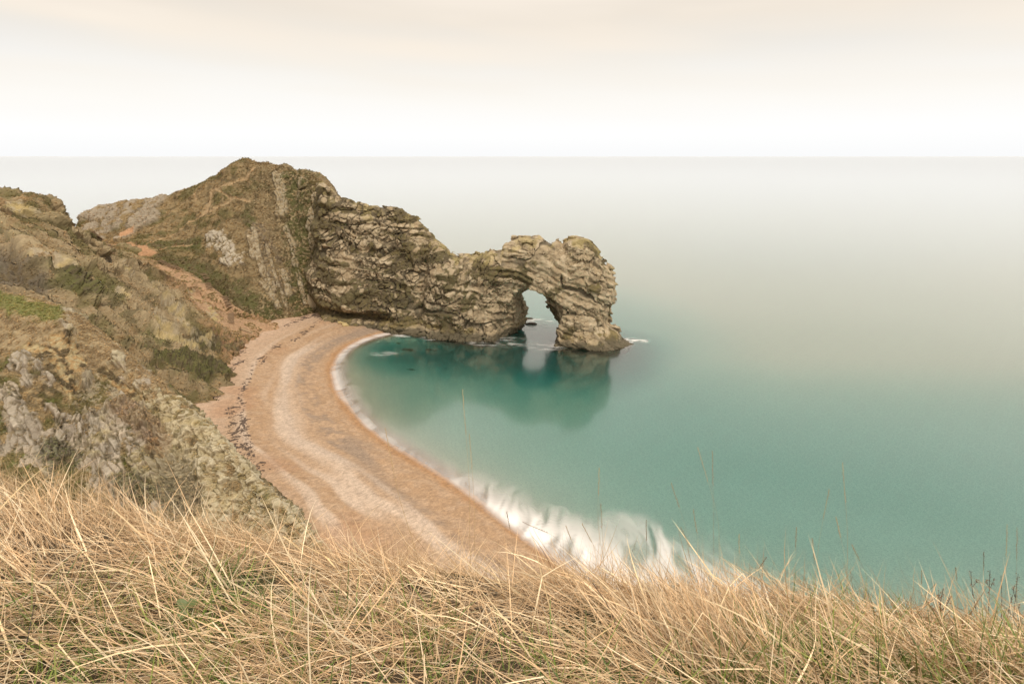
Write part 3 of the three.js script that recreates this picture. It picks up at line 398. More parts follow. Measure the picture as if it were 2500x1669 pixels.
{
  const axis = (a, b, step, lo, hi) => { const A = []; for (let x = a; x <= b; x += step) A.push(x); let s = step; while (A[0] > lo) { s *= 1.35; A.unshift(A[0] - s); } s = step; while (A[A.length - 1] < hi) { s *= 1.35; A.push(A[A.length - 1] + s); } return A; };
  const X = axis(-132, 30, .44, -50000, 50000), Z = axis(-236, -66, .42, -60000, 4000), n = X.length, m = Z.length;
  const P = new Float32Array(n * m * 3), C = new Float32Array(n * m * 3), UV = new Float32Array(n * m * 2);
  for (let j = 0; j < m; j++) for (let i = 0; i < n; i++) {
    const x = X[i], z = Z[j], k = j * n + i, [d, arc] = shoreDist(x, z);
    P[k * 3] = x; P[k * 3 + 1] = beachHeight(d, x, z); if (d < 0) { const [ws, , wt] = toWall(x, 0, z), nr = Math.hypot(Math.max(0, -46 - ws, (ws - 36) * 2), Math.max(0, -wt, (wt - 6) * 2)); P[k * 3 + 1] -= 9 * smooth(48, 4, nr) * smooth(0, 25, -d); } P[k * 3 + 2] = z; UV[k * 2] = x / 9; UV[k * 2 + 1] = z / 9;  // unseen hollow in the floor, placed to darken the water below the wall
    const w = fbm(x * .035, 2, z * .035, 3), wob = d + w * 4 + noise(arc * .03, 5, d * .1) * 2.5, h = fbm(x * .5, 1, z * .5, 3), sp = noise(x * 2.1, 7, z * 2.1), band = noise(arc * .014 + 3, 9, wob * .22) * .8 + noise(arc * .05, 2, wob * .5) * .3, band2 = noise(arc * .02 + 13, 4, wob * .42), rd = RAND[hash3(i * 7, j * 13, i + j)] - .5;
    let c = mixc([.5, .335, .21], [.43, .275, .16], smooth(-.3, .3, h));
    const grey = smooth(4, 7, wob) * smooth(16, 10, wob) * smooth(-.55, .1, band2 + .1), pale = smooth(9, 15, wob) * smooth(34, 26, wob) * smooth(-.15, .45, band + h * .12 + .12) * smooth(15, 55, arc);
    c = mixc(c, [.32, .235, .17], grey * .85 * smooth(-.7, 0, h + w)); c = mixc(c, [.64, .5, .385], pale * .8); c = mixc(c, [.46, .4, .36], pale * grey * .5);
    c = mixc(c, [.6, .43, .31], smooth(26, 38, wob) * .65); c = mixc(c, [.44, .24, .13], smooth(.1, .5, fbm(x * .08, 3, z * .08, 3)) * smooth(18, 26, wob) * .5);
    c = mixc(c, [.43, .24, .115], smooth(4.2, 1.8, d + h * 1.2)); // wet strip
    c = c.map((q) => q * (1 + sp * .12 + h * .1 + rd * .36));
    if (d < 0) {     // pale sand under water, kelp and rock on the floor round the wall and the arch
      c = mixc(c, [.77, .71, .56], smooth(0, 5, -d)); const wd = fbm(x * .07 + 5, 1, z * .07, 4); let kelp = 0; for (const [kx, kz, kw] of KELP) kelp = Math.max(kelp, 1 - Math.hypot((x - kx) / kw, (z - kz) / kw * 1.7)); c = mixc(c, [.05, .06, .035], smooth(.1, .9, kelp + h * .6 + sp * .15) * smooth(0, .35, kelp) * .85);
    }
    C.set(c, k * 3);
  }
  const N = gridNormals(P, n, m); for (let k = 0; k < N.length; k += 3) if (N[k + 1] < 0) { N[k] *= -1; N[k + 1] *= -1; N[k + 2] *= -1; }
  const I = gridIndex(n, m), g = new THREE.BufferGeometry(); g.setAttribute('position', new THREE.BufferAttribute(P, 3)); g.setAttribute('normal', new THREE.BufferAttribute(N, 3)); g.setAttribute('color', new THREE.BufferAttribute(C, 3)); g.setAttribute('uv', new THREE.BufferAttribute(UV, 2)); g.setIndex(new THREE.BufferAttribute(I, 1));
  tag(mesh('beach', g, beachMat), 'curved orange shingle beach with pale pebble bands running along the bay', 'beach', null, 'structure');
}
// the sea: a body of clear green water over the sandy floor
{
  const g = new THREE.BoxGeometry(99000, 60, 99000); g.translate(0, -30, -20000 + 0);
  const sea = new THREE.MeshPhysicalMaterial({ color: 0xffffff, roughness: .31, roughnessMap: FLAT, ior: 1.6, clearcoat: 1, clearcoatRoughness: .21, transmission: 1, thickness: 5, attenuationColor: new THREE.Color().setRGB(.3, .775, .79), attenuationDistance: 5 });
  tag(mesh('sea', g, sea), 'calm turquoise sea of the bay, smoothed to mist towards the horizon', 'sea', null, 'structure');
}
//@@FG
// ---------------------------------------------------------------- tussocks of grass on the slopes
{
  const P = [], I = [], r0 = rng(3);
  for (let b = 0; b < 9; b++) { const a = b / 9 * 6.283 + r0(), l = .7 + r0() * .6, o = .25 + r0() * .6, w = .1, cx = Math.cos(a), cz = Math.sin(a), k = P.length / 3, R = .12; P.push(cx * R - cz * w, -.15, cz * R + cx * w, cx * R + cz * w, -.15, cz * R - cx * w, cx * (R + o * .45) - cz * w * .7, l * .62, cz * (R + o * .45) + cx * w * .7, cx * (R + o * .45) + cz * w * .7, l * .62, cz * (R + o * .45) - cx * w * .7, cx * (R + o), l * .86, cz * (R + o)); I.push(k, k + 1, k + 2, k + 1, k + 3, k + 2, k + 2, k + 3, k + 4); }
  const tuft = new THREE.BufferGeometry(); tuft.setAttribute('position', new THREE.Float32BufferAttribute(P, 3)); tuft.setIndex(I); tuft.computeVertexNormals();
  const mat = new THREE.MeshStandardMaterial({ color: 0xffffff, roughness: .95 }), r = rng(19), d = new THREE.Object3D(), c = new THREE.Color(), up = new THREE.Vector3(0, 1, 0), nv = new THREE.Vector3();
  for (const [name, src, n, lo, hi, label] of [['spur_grass', 'cliff_spur', 34000, .16, .42, 'dry tussock grass growing over the near cliff spur'], ['hillside_grass', 'landslip_hillside', 34000, .22, .6, 'rough olive and brown grass growing over the slumped hillside'], ['headland_grass', 'headland_hill', 30000, .3, .8, 'rough grass growing over the headland hill below its peak']]) {
    const g = scene.getObjectByName(src).geometry, p = g.attributes.position, q = g.attributes.normal, col = g.attributes.color, M = [], K = [], total = p.count;
    for (let t = 0; t < n * 3 && M.length < n; t++) {
      const i = Math.floor(r() * total), R = col.getX(i), G = col.getY(i), B = col.getZ(i), lum = .3 * R + .6 * G + .1 * B;
      if (lum > .3 || B / R > .6 || (G / R < .66 && lum > .1) || q.getY(i) < .12) continue;
      const s = mix(lo, hi, r() * r()); nv.set(q.getX(i), q.getY(i), q.getZ(i)).lerp(up, .55).normalize(); d.position.set(p.getX(i) + (r() - .5) * .3, p.getY(i) - .02, p.getZ(i) + (r() - .5) * .3); d.quaternion.setFromUnitVectors(up, nv); d.rotateY(r() * 6.3); d.scale.set(s * (1 + r() * .6), s * (.6 + r() * .5), s * (1 + r() * .6)); d.updateMatrix(); M.push(d.matrix.clone()); const k = .85 + r() * .55; K.push([R * k * 1.3, G * k * 1.22, B * k * 1.15]);
    }
    const im = new THREE.InstancedMesh(tuft, mat, M.length); M.forEach((m, i) => { im.setMatrixAt(i, m); im.setColorAt(i, c.setRGB(...K[i])); }); im.name = name; scene.add(im); tag(im, label, 'grass', null, 'stuff');
  }
}
// ---------------------------------------------------------------- foam of the long swell along the shore
{
  const pts = shoreCurve.getSpacedPoints(700), n = pts.length, P = [], C = [], I = [], cols = 64;
  const inland = (i) => { const a = pts[Math.max(i - 12, 0)], b = pts[Math.min(i + 12, n - 1)], dx = b.x - a.x, dz = b.z - a.z, l = Math.hypot(dx, dz); return [-dz / l, dx / l]; };
  const L = shoreCurve.getLength();
  const marks = [[905, 827], [826, 937], [1011, 1117], [1224, 1256], [1394, 1384], [1600, 1520], null].map((m) => { const p = m ? atY(m[0], m[1], 0) : [48, 0, -60]; let b = 1e9, k = 0; pts.forEach((q, i) => { const d = Math.hypot(q.x - p[0], q.z - p[2]); if (d < b) { b = d; k = i; } }); return k / (n - 1); });
  const reach = (s) => { const R = [[0, 1.5], [marks[0], 3], [marks[1], 5.5], [marks[2], 5], [marks[3], 10.5], [marks[4], 24], [marks[5], 30], [marks[6], 14], [1, 2]]; let k = 0; while (k < R.length - 2 && s > R[k + 1][0]) k++; return mix(R[k][1], R[k + 1][1], smooth(R[k][0], R[k + 1][0], s)); };
  for (let i = 0; i < n; i++) {
    const s = i / (n - 1), [ax, az] = inland(i), w = reach(s), p = pts[i], arc = s * L;
    for (let j = 0; j < cols; j++) {
      const q = j / (cols - 1), m = -2.6 + q * (w + 2.6), wob = noise(arc * .07, 3, 0) * .7 + noise(arc * .3, 4, 0) * .12, x = p.x - ax * m, z = p.z - az * m, e = m + wob;
      const wq = fbm(arc * .09, m * .09, 4, 2), st = fbm(arc * .42 + m * .3 + wq * 1.2, m * .13, 2, 5, .55), st2 = fbm(arc * .16 + m * .08 + wq, m * .1, 8, 3), big = smooth(marks[3] - .05, marks[4] - .04, s);
      let a = smooth(-2.2, .2, e) * smooth(1, .25, q + (st - .1) * .5) * (.42 + st * .7);
      a = mix(a, smooth(-2.2, 1, e) * smooth(1.0, .35, q + st * .35 + st2 * .6) * (.6 + st * 1.1 + st2 * .6) * smooth(1, .8, q) + .15 * smooth(-.1, .5, st2) * smooth(1, .4, q), big);
      a = Math.max(a, (.42 + st * .3) * smooth(-2.1, -.2, e) * smooth(2.6, .4, e)); a *= smooth(0, .04, s) * (1 - .35 * smooth(marks[1], marks[2], s) * (1 - big) * smooth(-.2, .3, st2));
      const [d] = m < .2 ? shoreDist(x, z) : [-1];
      P.push(x, Math.max(0, beachHeight(Math.max(d, 0), x, z)) + .03 + q * .02, z); C.push(1, 1, 1, clamp(j === cols - 1 || j === 0 ? 0 : a));
      if (i && j) { const k = i * cols + j; I.push(k - cols - 1, k - 1, k - cols, k - cols, k - 1, k); }
    }
  }
  // wisps round the foot of the arch and behind it
  for (const [u, v, r, f] of [[1548, 832, 5, .8], [1535, 846, 3, .7], [1310, 785, 8, .7], [1300, 800, 6, .5], [1330, 845, 7, .35], [1235, 835, 9, .35], [1180, 836, 6, .3], [1060, 824, 5, .4], [985, 818, 4, .5], [935, 865, 5, .25]]) {
    const [x0, , z0] = atY(u, v, 0), b = P.length / 3, m = 28;
    for (let j = 0; j < m; j++) for (let i = 0; i < m; i++) { const a = i / (m - 1) * 2 - 1, c = j / (m - 1) * 2 - 1, x = x0 + a * r * 1.3, z = z0 + c * r * .9, g = Math.max(0, 1 - Math.hypot(a, c)), s = fbm(x * .25 + v, z * .8, 5, 4) + .35 * noise(x * .9, z * 1.6, u); P.push(x, .035, z); C.push(1, 1, 1, clamp(f * smooth(0, .5, g) * smooth(-.05, .45, s))); if (i && j) { const k = b + j * m + i; I.push(k - m - 1, k - 1, k - m, k - m, k - 1, k); } }
  }
  const g = new THREE.BufferGeometry(); g.setAttribute('position', new THREE.Float32BufferAttribute(P, 3)); g.setAttribute('color', new THREE.Float32BufferAttribute(C, 4)); g.setIndex(I); g.computeVertexNormals();
  const N = g.attributes.normal; for (let k = 0; k < N.count; k++) if (N.getY(k) < 0) N.setXYZ(k, -N.getX(k), -N.getY(k), -N.getZ(k));
  const m = new THREE.MeshStandardMaterial({ color: new THREE.Color().setRGB(.86, .82, .78), vertexColors: true, transparent: true, roughness: .9, depthWrite: false });
  tag(mesh('sea_foam', g, m), 'white streaky foam washing along the edge of the orange beach', 'foam', null, 'stuff');
}

// ---------------------------------------------------------------- small things on the beach and hill
const woodMat = new THREE.MeshStandardMaterial({ color: new THREE.Color().setRGB(.27, .18, .105), roughness: .9, map: GRAIN }), paleWood = new THREE.MeshStandardMaterial({ color: new THREE.Color().setRGB(.44, .33, .19), roughness: .9, map: GRAIN });
const landHit = (u, v) => { const a = slip.hit(u, v), b = hill.hit(u, v); if (a && b) return -a[2] < -b[2] ? a : b; return a || b; };
const groundY = (x, z) => { let y = -99, near = 1e9, yn = 0; for (const n of ['landslip_hillside', 'headland_hill']) { const p = scene.getObjectByName(n).geometry.attributes.position; for (let i = 0; i < p.count; i++) { const d = (p.getX(i) - x) ** 2 + (p.getZ(i) - z) ** 2; if (d < .5 && p.getY(i) > y) y = p.getY(i); if (d < near) { near = d; yn = p.getY(i); } } } return y > -99 ? y : yn; };
function steps(label, path, count, width, stepMat, rails, lift = .25) {
  const P = path.map(([u, v]) => { const p = landHit(u, v); return new THREE.Vector3(p[0], p[1] + lift, p[2]); }), curve = new THREE.CatmullRomCurve3(P), o = P[0], t = thing('step_flight', label, 'steps', [o.x, o.y, o.z], 'flights of timber steps on the hillside path');
  const geo = new THREE.BoxGeometry(width, .34, .4);
  const r = rng(count * 7 + 3);
  for (let i = 0; i < count; i++) { const k = i / (count - 1), p = curve.getPointAt(k).sub(o), d = curve.getTangentAt(k); const m = mesh('step', geo, stepMat, t); p.y = Math.max(groundY(p.x + o.x, p.z + o.z), groundY(p.x + o.x + .5, p.z + o.z + .5)) + .14 - o.y; m.position.copy(p); m.rotation.y = Math.atan2(d.x, d.z) + (r() - .5) * .12; m.rotation.z = (r() - .5) * .05; }
  if (rails) for (const s of [-1, 1]) { const q = curve.getPoints(12).map((p, i) => { const d = curve.getTangent(i / 12); const l = Math.hypot(d.x, d.z); return p.clone().sub(o).add(new THREE.Vector3(d.z / l, 0, -d.x / l).multiplyScalar(s * width * .5)); }); const m = mesh('side_rail', new THREE.TubeGeometry(new THREE.CatmullRomCurve3(q), 20, .12, 5), stepMat, t); m.position.y = .02; }
}
steps('upper ladder of timber steps between grassy humps left of the saddle', [[225, 597], [241, 607], [257, 620], [273, 642]], 20, 3.2, woodMat, true);
steps('row of soil steps leading down from the bare saddle', [[392, 641], [413, 650], [437, 660]], 10, 2.6, woodMat, false);
steps('short straight flight of steps above the bare slope bend', [[497, 681], [505, 693], [511, 705]], 9, 2.3, woodMat, false);
steps('long flight of timber steps dropping to the beach end of the path', [[548, 727], [557, 745], [562, 762], [564, 793]], 25, 2.2, woodMat, false);
{ // the wooden stair down to the shingle
  const a = landHit(586, 806) || atY(586, 806, 6), b = atY(624, 818, 3.6), A = new THREE.Vector3(a[0], Math.max(a[1], 5) + .6, a[2]), B = new THREE.Vector3(b[0], b[1] + .35, b[2]), t = thing('wooden_stair', 'open wooden stair with side beams standing where the path meets the beach', 'stair', [A.x, A.y, A.z]);
  const d = B.clone().sub(A), side = new THREE.Vector3(d.z, 0, -d.x).normalize(), yaw = Math.atan2(d.x, d.z), len = d.length();
  for (const s of [-.8, .8]) { const m = mesh('side_beam', new THREE.BoxGeometry(.14, .4, len), woodMat, t); m.position.copy(d).multiplyScalar(.5).addScaledVector(side, s); m.lookAt(m.position.clone().add(d).add(t.position)); }
  for (let i = 0; i < 11; i++) { const m = mesh('tread', new THREE.BoxGeometry(1.5, .09, .36), paleWood, t); m.position.copy(d).multiplyScalar((i + .5) / 11); m.position.y += .2; m.rotation.y = yaw; }
  for (const k of [0.03, .97]) for (const s of [-.8, .8]) { const m = mesh('post', new THREE.BoxGeometry(.16, 1.5, .16), woodMat, t); m.position.copy(d).multiplyScalar(k).addScaledVector(side, s); m.position.y += .1; }
}
function boulder(r, sx, sy, sz, seed, detail = 4, rough = .28) { const g = new THREE.IcosahedronGeometry(1, detail), p = g.attributes.position; for (let i = 0; i < p.count; i++) { const x = p.getX(i), y = p.getY(i), z = p.getZ(i), k = 1 + fbm(x * 1.3 + seed, y * 1.3, z * 1.3, 4) * rough * 2; p.setXYZ(i, x * k * r * sx, y * k * r * sy, z * k * r * sz); } g.computeVertexNormals(); return g; }
const stoneMat = (c) => new THREE.MeshStandardMaterial({ color: new THREE.Color().setRGB(...c), roughness: .95, map: GRAIN, bumpMap: GRAIN, bumpScale: .1 });
{ // pale slab leaning in the corner of the beach
  const S = new THREE.Shape(), o = atY(762, 766, 3), pts = [[749, 722], [757, 720], [764, 723], [767, 729], [771, 733], [774, 741], [778, 746], [783, 772], [764, 772], [747, 770], [750, 757], [747, 745], [750, 734]].map(([u, v]) => at(u, v, -o[2])); pts.forEach((p, i) => (i ? S.lineTo(p[0] - o[0], p[1] - o[1]) : S.moveTo(p[0] - o[0], p[1] - o[1]))); S.closePath();
  const g = new THREE.ExtrudeGeometry(S, { depth: 1.9, bevelEnabled: true, bevelSize: .12, bevelThickness: .2, bevelSegments: 1, steps: 4 }), p = g.attributes.position; for (let i = 0; i < p.count; i++) { const x = p.getX(i), y = p.getY(i), z = p.getZ(i); p.setXYZ(i, x + noise(x * .9, y * .9, z * .9) * .3, y + noise(x * .9 + 9, y * .9, z * .9) * .25, z - y * .22 - x * .25 + noise(x * .6, y * .6 + 7, z) * .3 - 1); } g.computeVertexNormals();
  const m = mesh('rock_slab', g, Object.assign(stoneMat([.4, .315, .2]), { flatShading: true })); m.position.set(...o); tag(m, 'pale upright rock slab standing in the corner between hill and limestone wall', 'rock slab');
}
{ // a rib of yellow rubble running from the slab down the beach
  const L = [[776, 745], [790, 762], [806, 773], [824, 780], [838, 790], [850, 797]].map(([u, v], i) => atY(u, v, [5.5, 4.2, 3.6, 3.2, 2.8, 2.4][i])), o = L[0], parts = [], r = rng(21);
  for (let i = 0; i < 60; i++) { const k = r() * (L.length - 1.001), a = Math.floor(k), f = k - a, g = boulder(.35 + r() * .5, 1.3, .7, 1, i * 3.1, 2); g.translate(...[0, 1, 2].map((q) => mix(L[a][q], L[a + 1][q], f) - o[q] + (r() - .5) * (q === 1 ? .2 : 1.1))); parts.push(g); }
  const m = mesh('rubble_ridge', mergeGeometries(parts), stoneMat([.55, .42, .2])); m.position.set(...o); tag(m, 'narrow ridge of yellow rubble running from the slab down onto the shingle', 'rubble', null, 'stuff');
}
[[1291, 778, 1.1, 'small dark rock awash behind the arch opening, the farther of two'], [1297, 791, 1.5, 'dark rock awash inside the arch beside its left leg, nearer of two']].forEach(([u, v, r, label], i) => { const p = atY(u, v, .05), m = mesh('sea_rock', boulder(r, 1.7, .5, .8, i * 9 + 2, 4), stoneMat([.08, .065, .045])); m.position.set(...p); tag(m, label, 'rock', null); });
{ // wrack lines
  const lines = [[[566, 985], [560, 1012], [568, 1050], [585, 1085], [604, 1115], [640, 1150], 190], [[592, 1005], [596, 1040], [606, 1075], [612, 1105], 110], [[480, 985], [500, 972], [535, 962], 60], [[556, 905], [575, 885], [600, 872], 60], [[590, 1000], [585, 960], [600, 920], [640, 870], [690, 830], 120], [[520, 925], [560, 895], [600, 850], 40], [[700, 792], [735, 776], [765, 768], [788, 774], 150], [[788, 776], [760, 795], [735, 812], [715, 828], 80]];
  const r = rng(31), g = boulder(1, 1.3, .22, .7, 4, 2, .4), M = [], d = new THREE.Object3D();
  for (const L of lines) { const n = L.pop(), P = L.map(([u, v]) => atY(u, v, 3.7)); for (let i = 0; i < n; i++) { const k = r() * (P.length - 1.001), a = Math.floor(k), f = k - a, sp = n > 140 ? 1.6 : 1.1, x = mix(P[a][0], P[a + 1][0], f) + (r() + r() + r() - 1.5) * sp, z = mix(P[a][2], P[a + 1][2], f) + (r() + r() + r() - 1.5) * sp, [q] = shoreDist(x, z); d.position.set(x, beachHeight(q, x, z) + .06, z); d.rotation.set(0, r() * 6.3, 0); const s = .07 + r() * r() * r() * .62; d.scale.set(s * (1 + r()), s * .8, s); d.updateMatrix(); M.push(d.matrix.clone()); } }
  const im = new THREE.InstancedMesh(g, stoneMat([.13, .09, .065]), M.length); M.forEach((m, i) => im.setMatrixAt(i, m)); im.name = 'seaweed_wrack'; scene.add(im); tag(im, 'dark strands of dry seaweed lying in lines along the back of the beach', 'seaweed', null, 'stuff');
}
{ const p = landHit(334, 603); p[1] = groundY(p[0], p[2]); const t = thing('marker_post', 'tiny brown post standing at the edge of the bare saddle', 'post', p); const m = mesh('post', new THREE.CylinderGeometry(.16, .2, 1.5, 8), woodMat, t); m.position.y = .9; const k = mesh('sign_board', new THREE.BoxGeometry(.6, .35, .08), woodMat, t); k.position.y = 1.4; }

// ---------------------------------------------------------------- the grassy bank at the viewer's feet
const edgePx = [[-420, 1160, 4.6], [0, 1225, 4.2], [400, 1310, 3.9], [800, 1378, 3.6], [1250, 1432, 3.4], [1700, 1474, 3.2], [2100, 1522, 3.0], [2500, 1585, 2.75], [2900, 1640, 2.55]];
const edgeRow = edgePx.map((a) => at(...a)), nearRow = edgePx.map(([u], i) => at(u, 1790, mix(1.75, 1.45, i / 8)));
const bank = new Loft([off(nearRow, 0, 2.6, 9), off(nearRow, 0, .75, 1.9), nearRow, rowMix(nearRow, edgeRow, .5, .05), edgeRow, off(edgeRow, 0, -.45, -.28), off(edgeRow, 0, -1.6, -.75), off(edgeRow, 0, -4, -1.5), off(edgeRow, 0, -10, -3.2), off(edgeRow, 0, -26, -8), off(edgeRow, 0, -64, -19)]);
const bankPoint = (s, r) => { const p = bank.point(clamp(s), (2 + r * 2 - Math.max(0, r - 1)) / 10); p[1] += noise(p[0] * 2.2, p[2] * 2.2, 4) * .05; return p; };   // r: 0 near row, 1 edge
{
  const geo = buildLoft(bank, 260, 260, (x, y, z) => ({ d: z > -5 ? noise(x * 2.2, z * 2.2, 4) * .05 + fbm(x * 14, z * 14, 3, 3) * .018 : fbm(x * .3, y * .3, z * .3, 4) * .6 }), (x, y, z) => { const h = fbm(x * 6, z * 6, 2, 3); return mixc(mixc([.11, .075, .04], [.07, .05, .025], smooth(-.3, .3, h)), [.06, .075, .02], smooth(.15, .4, fbm(x * 1.7, z * 1.7, 9, 2))); }, .7);
  tag(mesh('grassy_bank', geo, new THREE.MeshStandardMaterial({ vertexColors: true, roughness: 1, map: GRAIN })), 'sloping clifftop bank under the dry grass in the foreground', 'ground', null, 'structure');
}
function bladeShape(bend, kink, twist, seg = 5) {   // a curved ribbon: [x, y, half width across, twist] at each joint, one unit long
  const J = []; let x = 0, y = 0, a = 0;
  for (let i = 0; i <= seg; i++) { const t = i / seg, w = .5 * (t < .12 ? .75 : Math.pow(1 - (t - .12) / .88, .62)) + .03; J.push([x, y, w, twist * t]); a += bend / seg + (kink && i === kink[0] ? kink[1] : 0); x += Math.sin(a) / seg; y += Math.cos(a) / seg; }
  return J;
}
const blades = [bladeShape(.12, null, .3), bladeShape(.45, null, 1.2), bladeShape(.9, null, -.8), bladeShape(1.4, null, 1.6), bladeShape(.15, [2, .9], .4), bladeShape(.3, [3, 1.5], -1), bladeShape(-.5, null, .6)];
{
  const r = rng(77), gauss = () => r() + r() + r() + r() - 2, q = new THREE.Quaternion(), q2 = new THREE.Quaternion(), X = new THREE.Vector3(), Y = new THREE.Vector3(0, 1, 0), Z = new THREE.Vector3(0, 0, 1), v = new THREE.Vector3();
  const straw = [[.8, .555, .325], [.84, .64, .41], [.66, .455, .26], [.54, .355, .19], [.84, .68, .47], [.43, .28, .15], [.7, .49, .29], [.6, .43, .25]], greens = [[.12, .19, .03], [.2, .26, .05], [.09, .14, .03], [.28, .3, .08]];
  class Turf { constructor() { this.P = []; this.C = []; this.I = []; }
    add(kind, s, rr, lift, heading, tilt, len, wid, col) { const p = bankPoint(s, rr), J = blades[kind], b = this.P.length / 3, k = .6 + r() * .8; q.setFromAxisAngle(Y, heading).multiply(q2.setFromAxisAngle(Z, -tilt)).multiply(q2.setFromAxisAngle(Y, (r() - .5) * 2.4));
      J.forEach(([x, y, w, tw], i) => { for (const e of [-1, 1]) { v.set(x * len + e * Math.sin(tw) * w * wid, y * len, e * Math.cos(tw) * w * wid).applyQuaternion(q); this.P.push(p[0] + v.x, p[1] + lift + v.y, p[2] + v.z); this.C.push(col[0] * k, col[1] * k, col[2] * k); } if (i) { const o = b + i * 2; this.I.push(o - 2, o, o - 1, o - 1, o, o + 1); } }); }
    build(name, mat) { const g = new THREE.BufferGeometry(); g.setAttribute('position', new THREE.Float32BufferAttribute(this.P, 3)); g.setAttribute('color', new THREE.Float32BufferAttribute(this.C, 3)); g.setIndex(this.I); g.computeVertexNormals(); return mesh(name, g, mat); } }
  const dry = new Turf(), live = new Turf(), pick = (L) => L[Math.floor(r() * L.length)];
  const lay = (p) => fbm(p[0] * .9, p[2] * .9, 3, 3) * 1.9, tuftAt = (p) => fbm(p[0] * 2.1 + 5, p[2] * 2.1, 6, 3);
  for (let i = 0; i < 19500; i++) { // matted straw, combed over in swathes
    const s = r(), rr = i < 15000 ? Math.pow(r(), .8) * 1.06 - .03 : -r() * .75, u = (s - .1) / .8, p = bankPoint(s, rr), tf = tuftAt(p); if (tf < -.12 && r() < .8) continue;
    dry.add(Math.floor(r() * 7), s, rr, r() * r() * .16 * mix(1.3, .75, u), Math.PI + lay(p) + gauss() * .55 + (r() < .2 ? (r() - .5) * 6 : 0), clamp(mix(1.05, .72, u) + gauss() * .36 + tf * .4, .35, 1.6), .24 + r() * .34, .0024 + r() * r() * .0056, pick(straw));
  }
  for (let i = 0; i < 8500; i++) { // arching tussocks
    const s = r(), u = (s - .1) / .8, rr = r() * 1.05, p = bankPoint(s, rr), tf = tuftAt(p); if (tf < -.05 && r() < .7) continue;
    dry.add(1 + Math.floor(r() * 3), s, rr, r() * .05, Math.PI + lay(p) * .8 + gauss() * .7 + (r() < .25 ? (r() - .5) * 6 : 0), .2 + r() * .8, (.26 + r() * .36) * mix(1.2, .58, u), .0026 + r() * r() * .006, pick(straw));
  }
  for (let i = 0; i < 60; i++) { const s = .1 + r() * r() * .3; dry.add(Math.floor(r() * 3), s, .35 + r() * .6, 0, Math.PI + gauss() * .6, .08 + r() * .5, .5 + r() * .32, .004 + r() * .005, pick(straw)); }   // tall blades at the left
  for (let i = 0; i < 480; i++) { const s = r(), u = (s - .1) / .8, rr = r() * 1.0; dry.add(Math.floor(r() * 6), s, rr, .04 + r() * .1, Math.PI + gauss() * 1.2, .5 + r() * .85, (.3 + r() * .4) * mix(1.15, .8, u), .004 + r() * .006, mixc([.84, .7, .48], [.74, .55, .3], r())); }   // broad pale blades on top
  for (let i = 0; i < 8500; i++) { // fringe standing along the edge
    const s = r(), u = (s - .1) / .8, rr = .7 + r() * .55, p = bankPoint(s, rr);
    dry.add(r() < .6 ? 0 : Math.floor(r() * 7), s, rr, 0, r() * 6.3, .05 + Math.abs(gauss()) * .55, (.1 + r() * r() * .4) * mix(1.15, .66, u) * (1 + tuftAt(p) * .9), .0015 + r() * .002, mixc(pick(straw), [.36, .23, .115], .55 * r()));
  }
  for (let i = 0; i < 7500; i++) { // green growth in patches
    const s = r(), rr = Math.pow(r(), 1.2), p = bankPoint(s, rr), n = fbm(p[0] * 1.6, p[2] * 1.6, 7, 3) + .3 * Math.pow(1 - rr, 2) + .42 * Math.pow(1 - rr, 4) - .17 + .1 * smooth(.45, .8, s) - tuftAt(p) * .5; if (n < .1) continue;
    live.add(Math.floor(r() * 4), s, rr, 0, r() * 6.3, .1 + r() * .75, .14 + r() * .24, .004 + r() * .0055, pick(greens));
  }
  tag(dry.build('dry_grass', new THREE.MeshStandardMaterial({ vertexColors: true, roughness: .75 })), 'matted straw coloured dry grass covering the clifftop foreground', 'grass', null, 'stuff');
  tag(live.build('green_grass', new THREE.MeshStandardMaterial({ vertexColors: true, roughness: .65 })), 'short green grass showing between the dry straw in the foreground', 'grass', null, 'stuff');
}
// ---------------------------------------------------------------- seed stalks and dead weeds that stand above the grass
function taper(points, r0, r1, mat, name, parent, sides = 6) { const c = new THREE.CatmullRomCurve3(points), n = 18, g = new THREE.TubeGeometry(c, n, 1, sides), p = g.attributes.position, a = c.getSpacedPoints(n); for (let i = 0; i < p.count; i++) { const k = Math.floor(i / (sides + 1)), o = c.getPointAt(k / n), R = mix(r0, r1, k / n); p.setXYZ(i, o.x + (p.getX(i) - o.x) * R, o.y + (p.getY(i) - o.y) * R, o.z + (p.getZ(i) - o.z) * R); } g.computeVertexNormals(); return mesh(name, g, mat, parent); }
const stalkMats = [[.56, .4, .2], [.42, .29, .15], [.25, .17, .1]].map((c) => new THREE.MeshStandardMaterial({ color: new THREE.Color().setRGB(...c), roughness: .8 })), darkStem = new THREE.MeshStandardMaterial({ color: new THREE.Color().setRGB(.075, .05, .045), roughness: .85 }), budMat = new THREE.MeshStandardMaterial({ color: new THREE.Color().setRGB(.27, .15, .085), roughness: .9 });
const onBank = (u, v) => bank.hit(u, v) || at(u, v, 3.3);
const ORD = ['first', 'second', 'third', 'fourth', 'fifth', 'sixth', 'seventh', 'eighth', 'ninth', 'tenth', 'eleventh', 'twelfth', 'thirteenth', 'fourteenth', 'fifteenth', 'sixteenth', 'seventeenth', 'eighteenth', 'nineteenth', 'twentieth', 'twenty-first', 'twenty-second', 'twenty-third', 'twenty-fourth', 'twenty-fifth', 'twenty-sixth', 'twenty-seventh', 'twenty-eighth', 'twenty-ninth', 'thirtieth'];
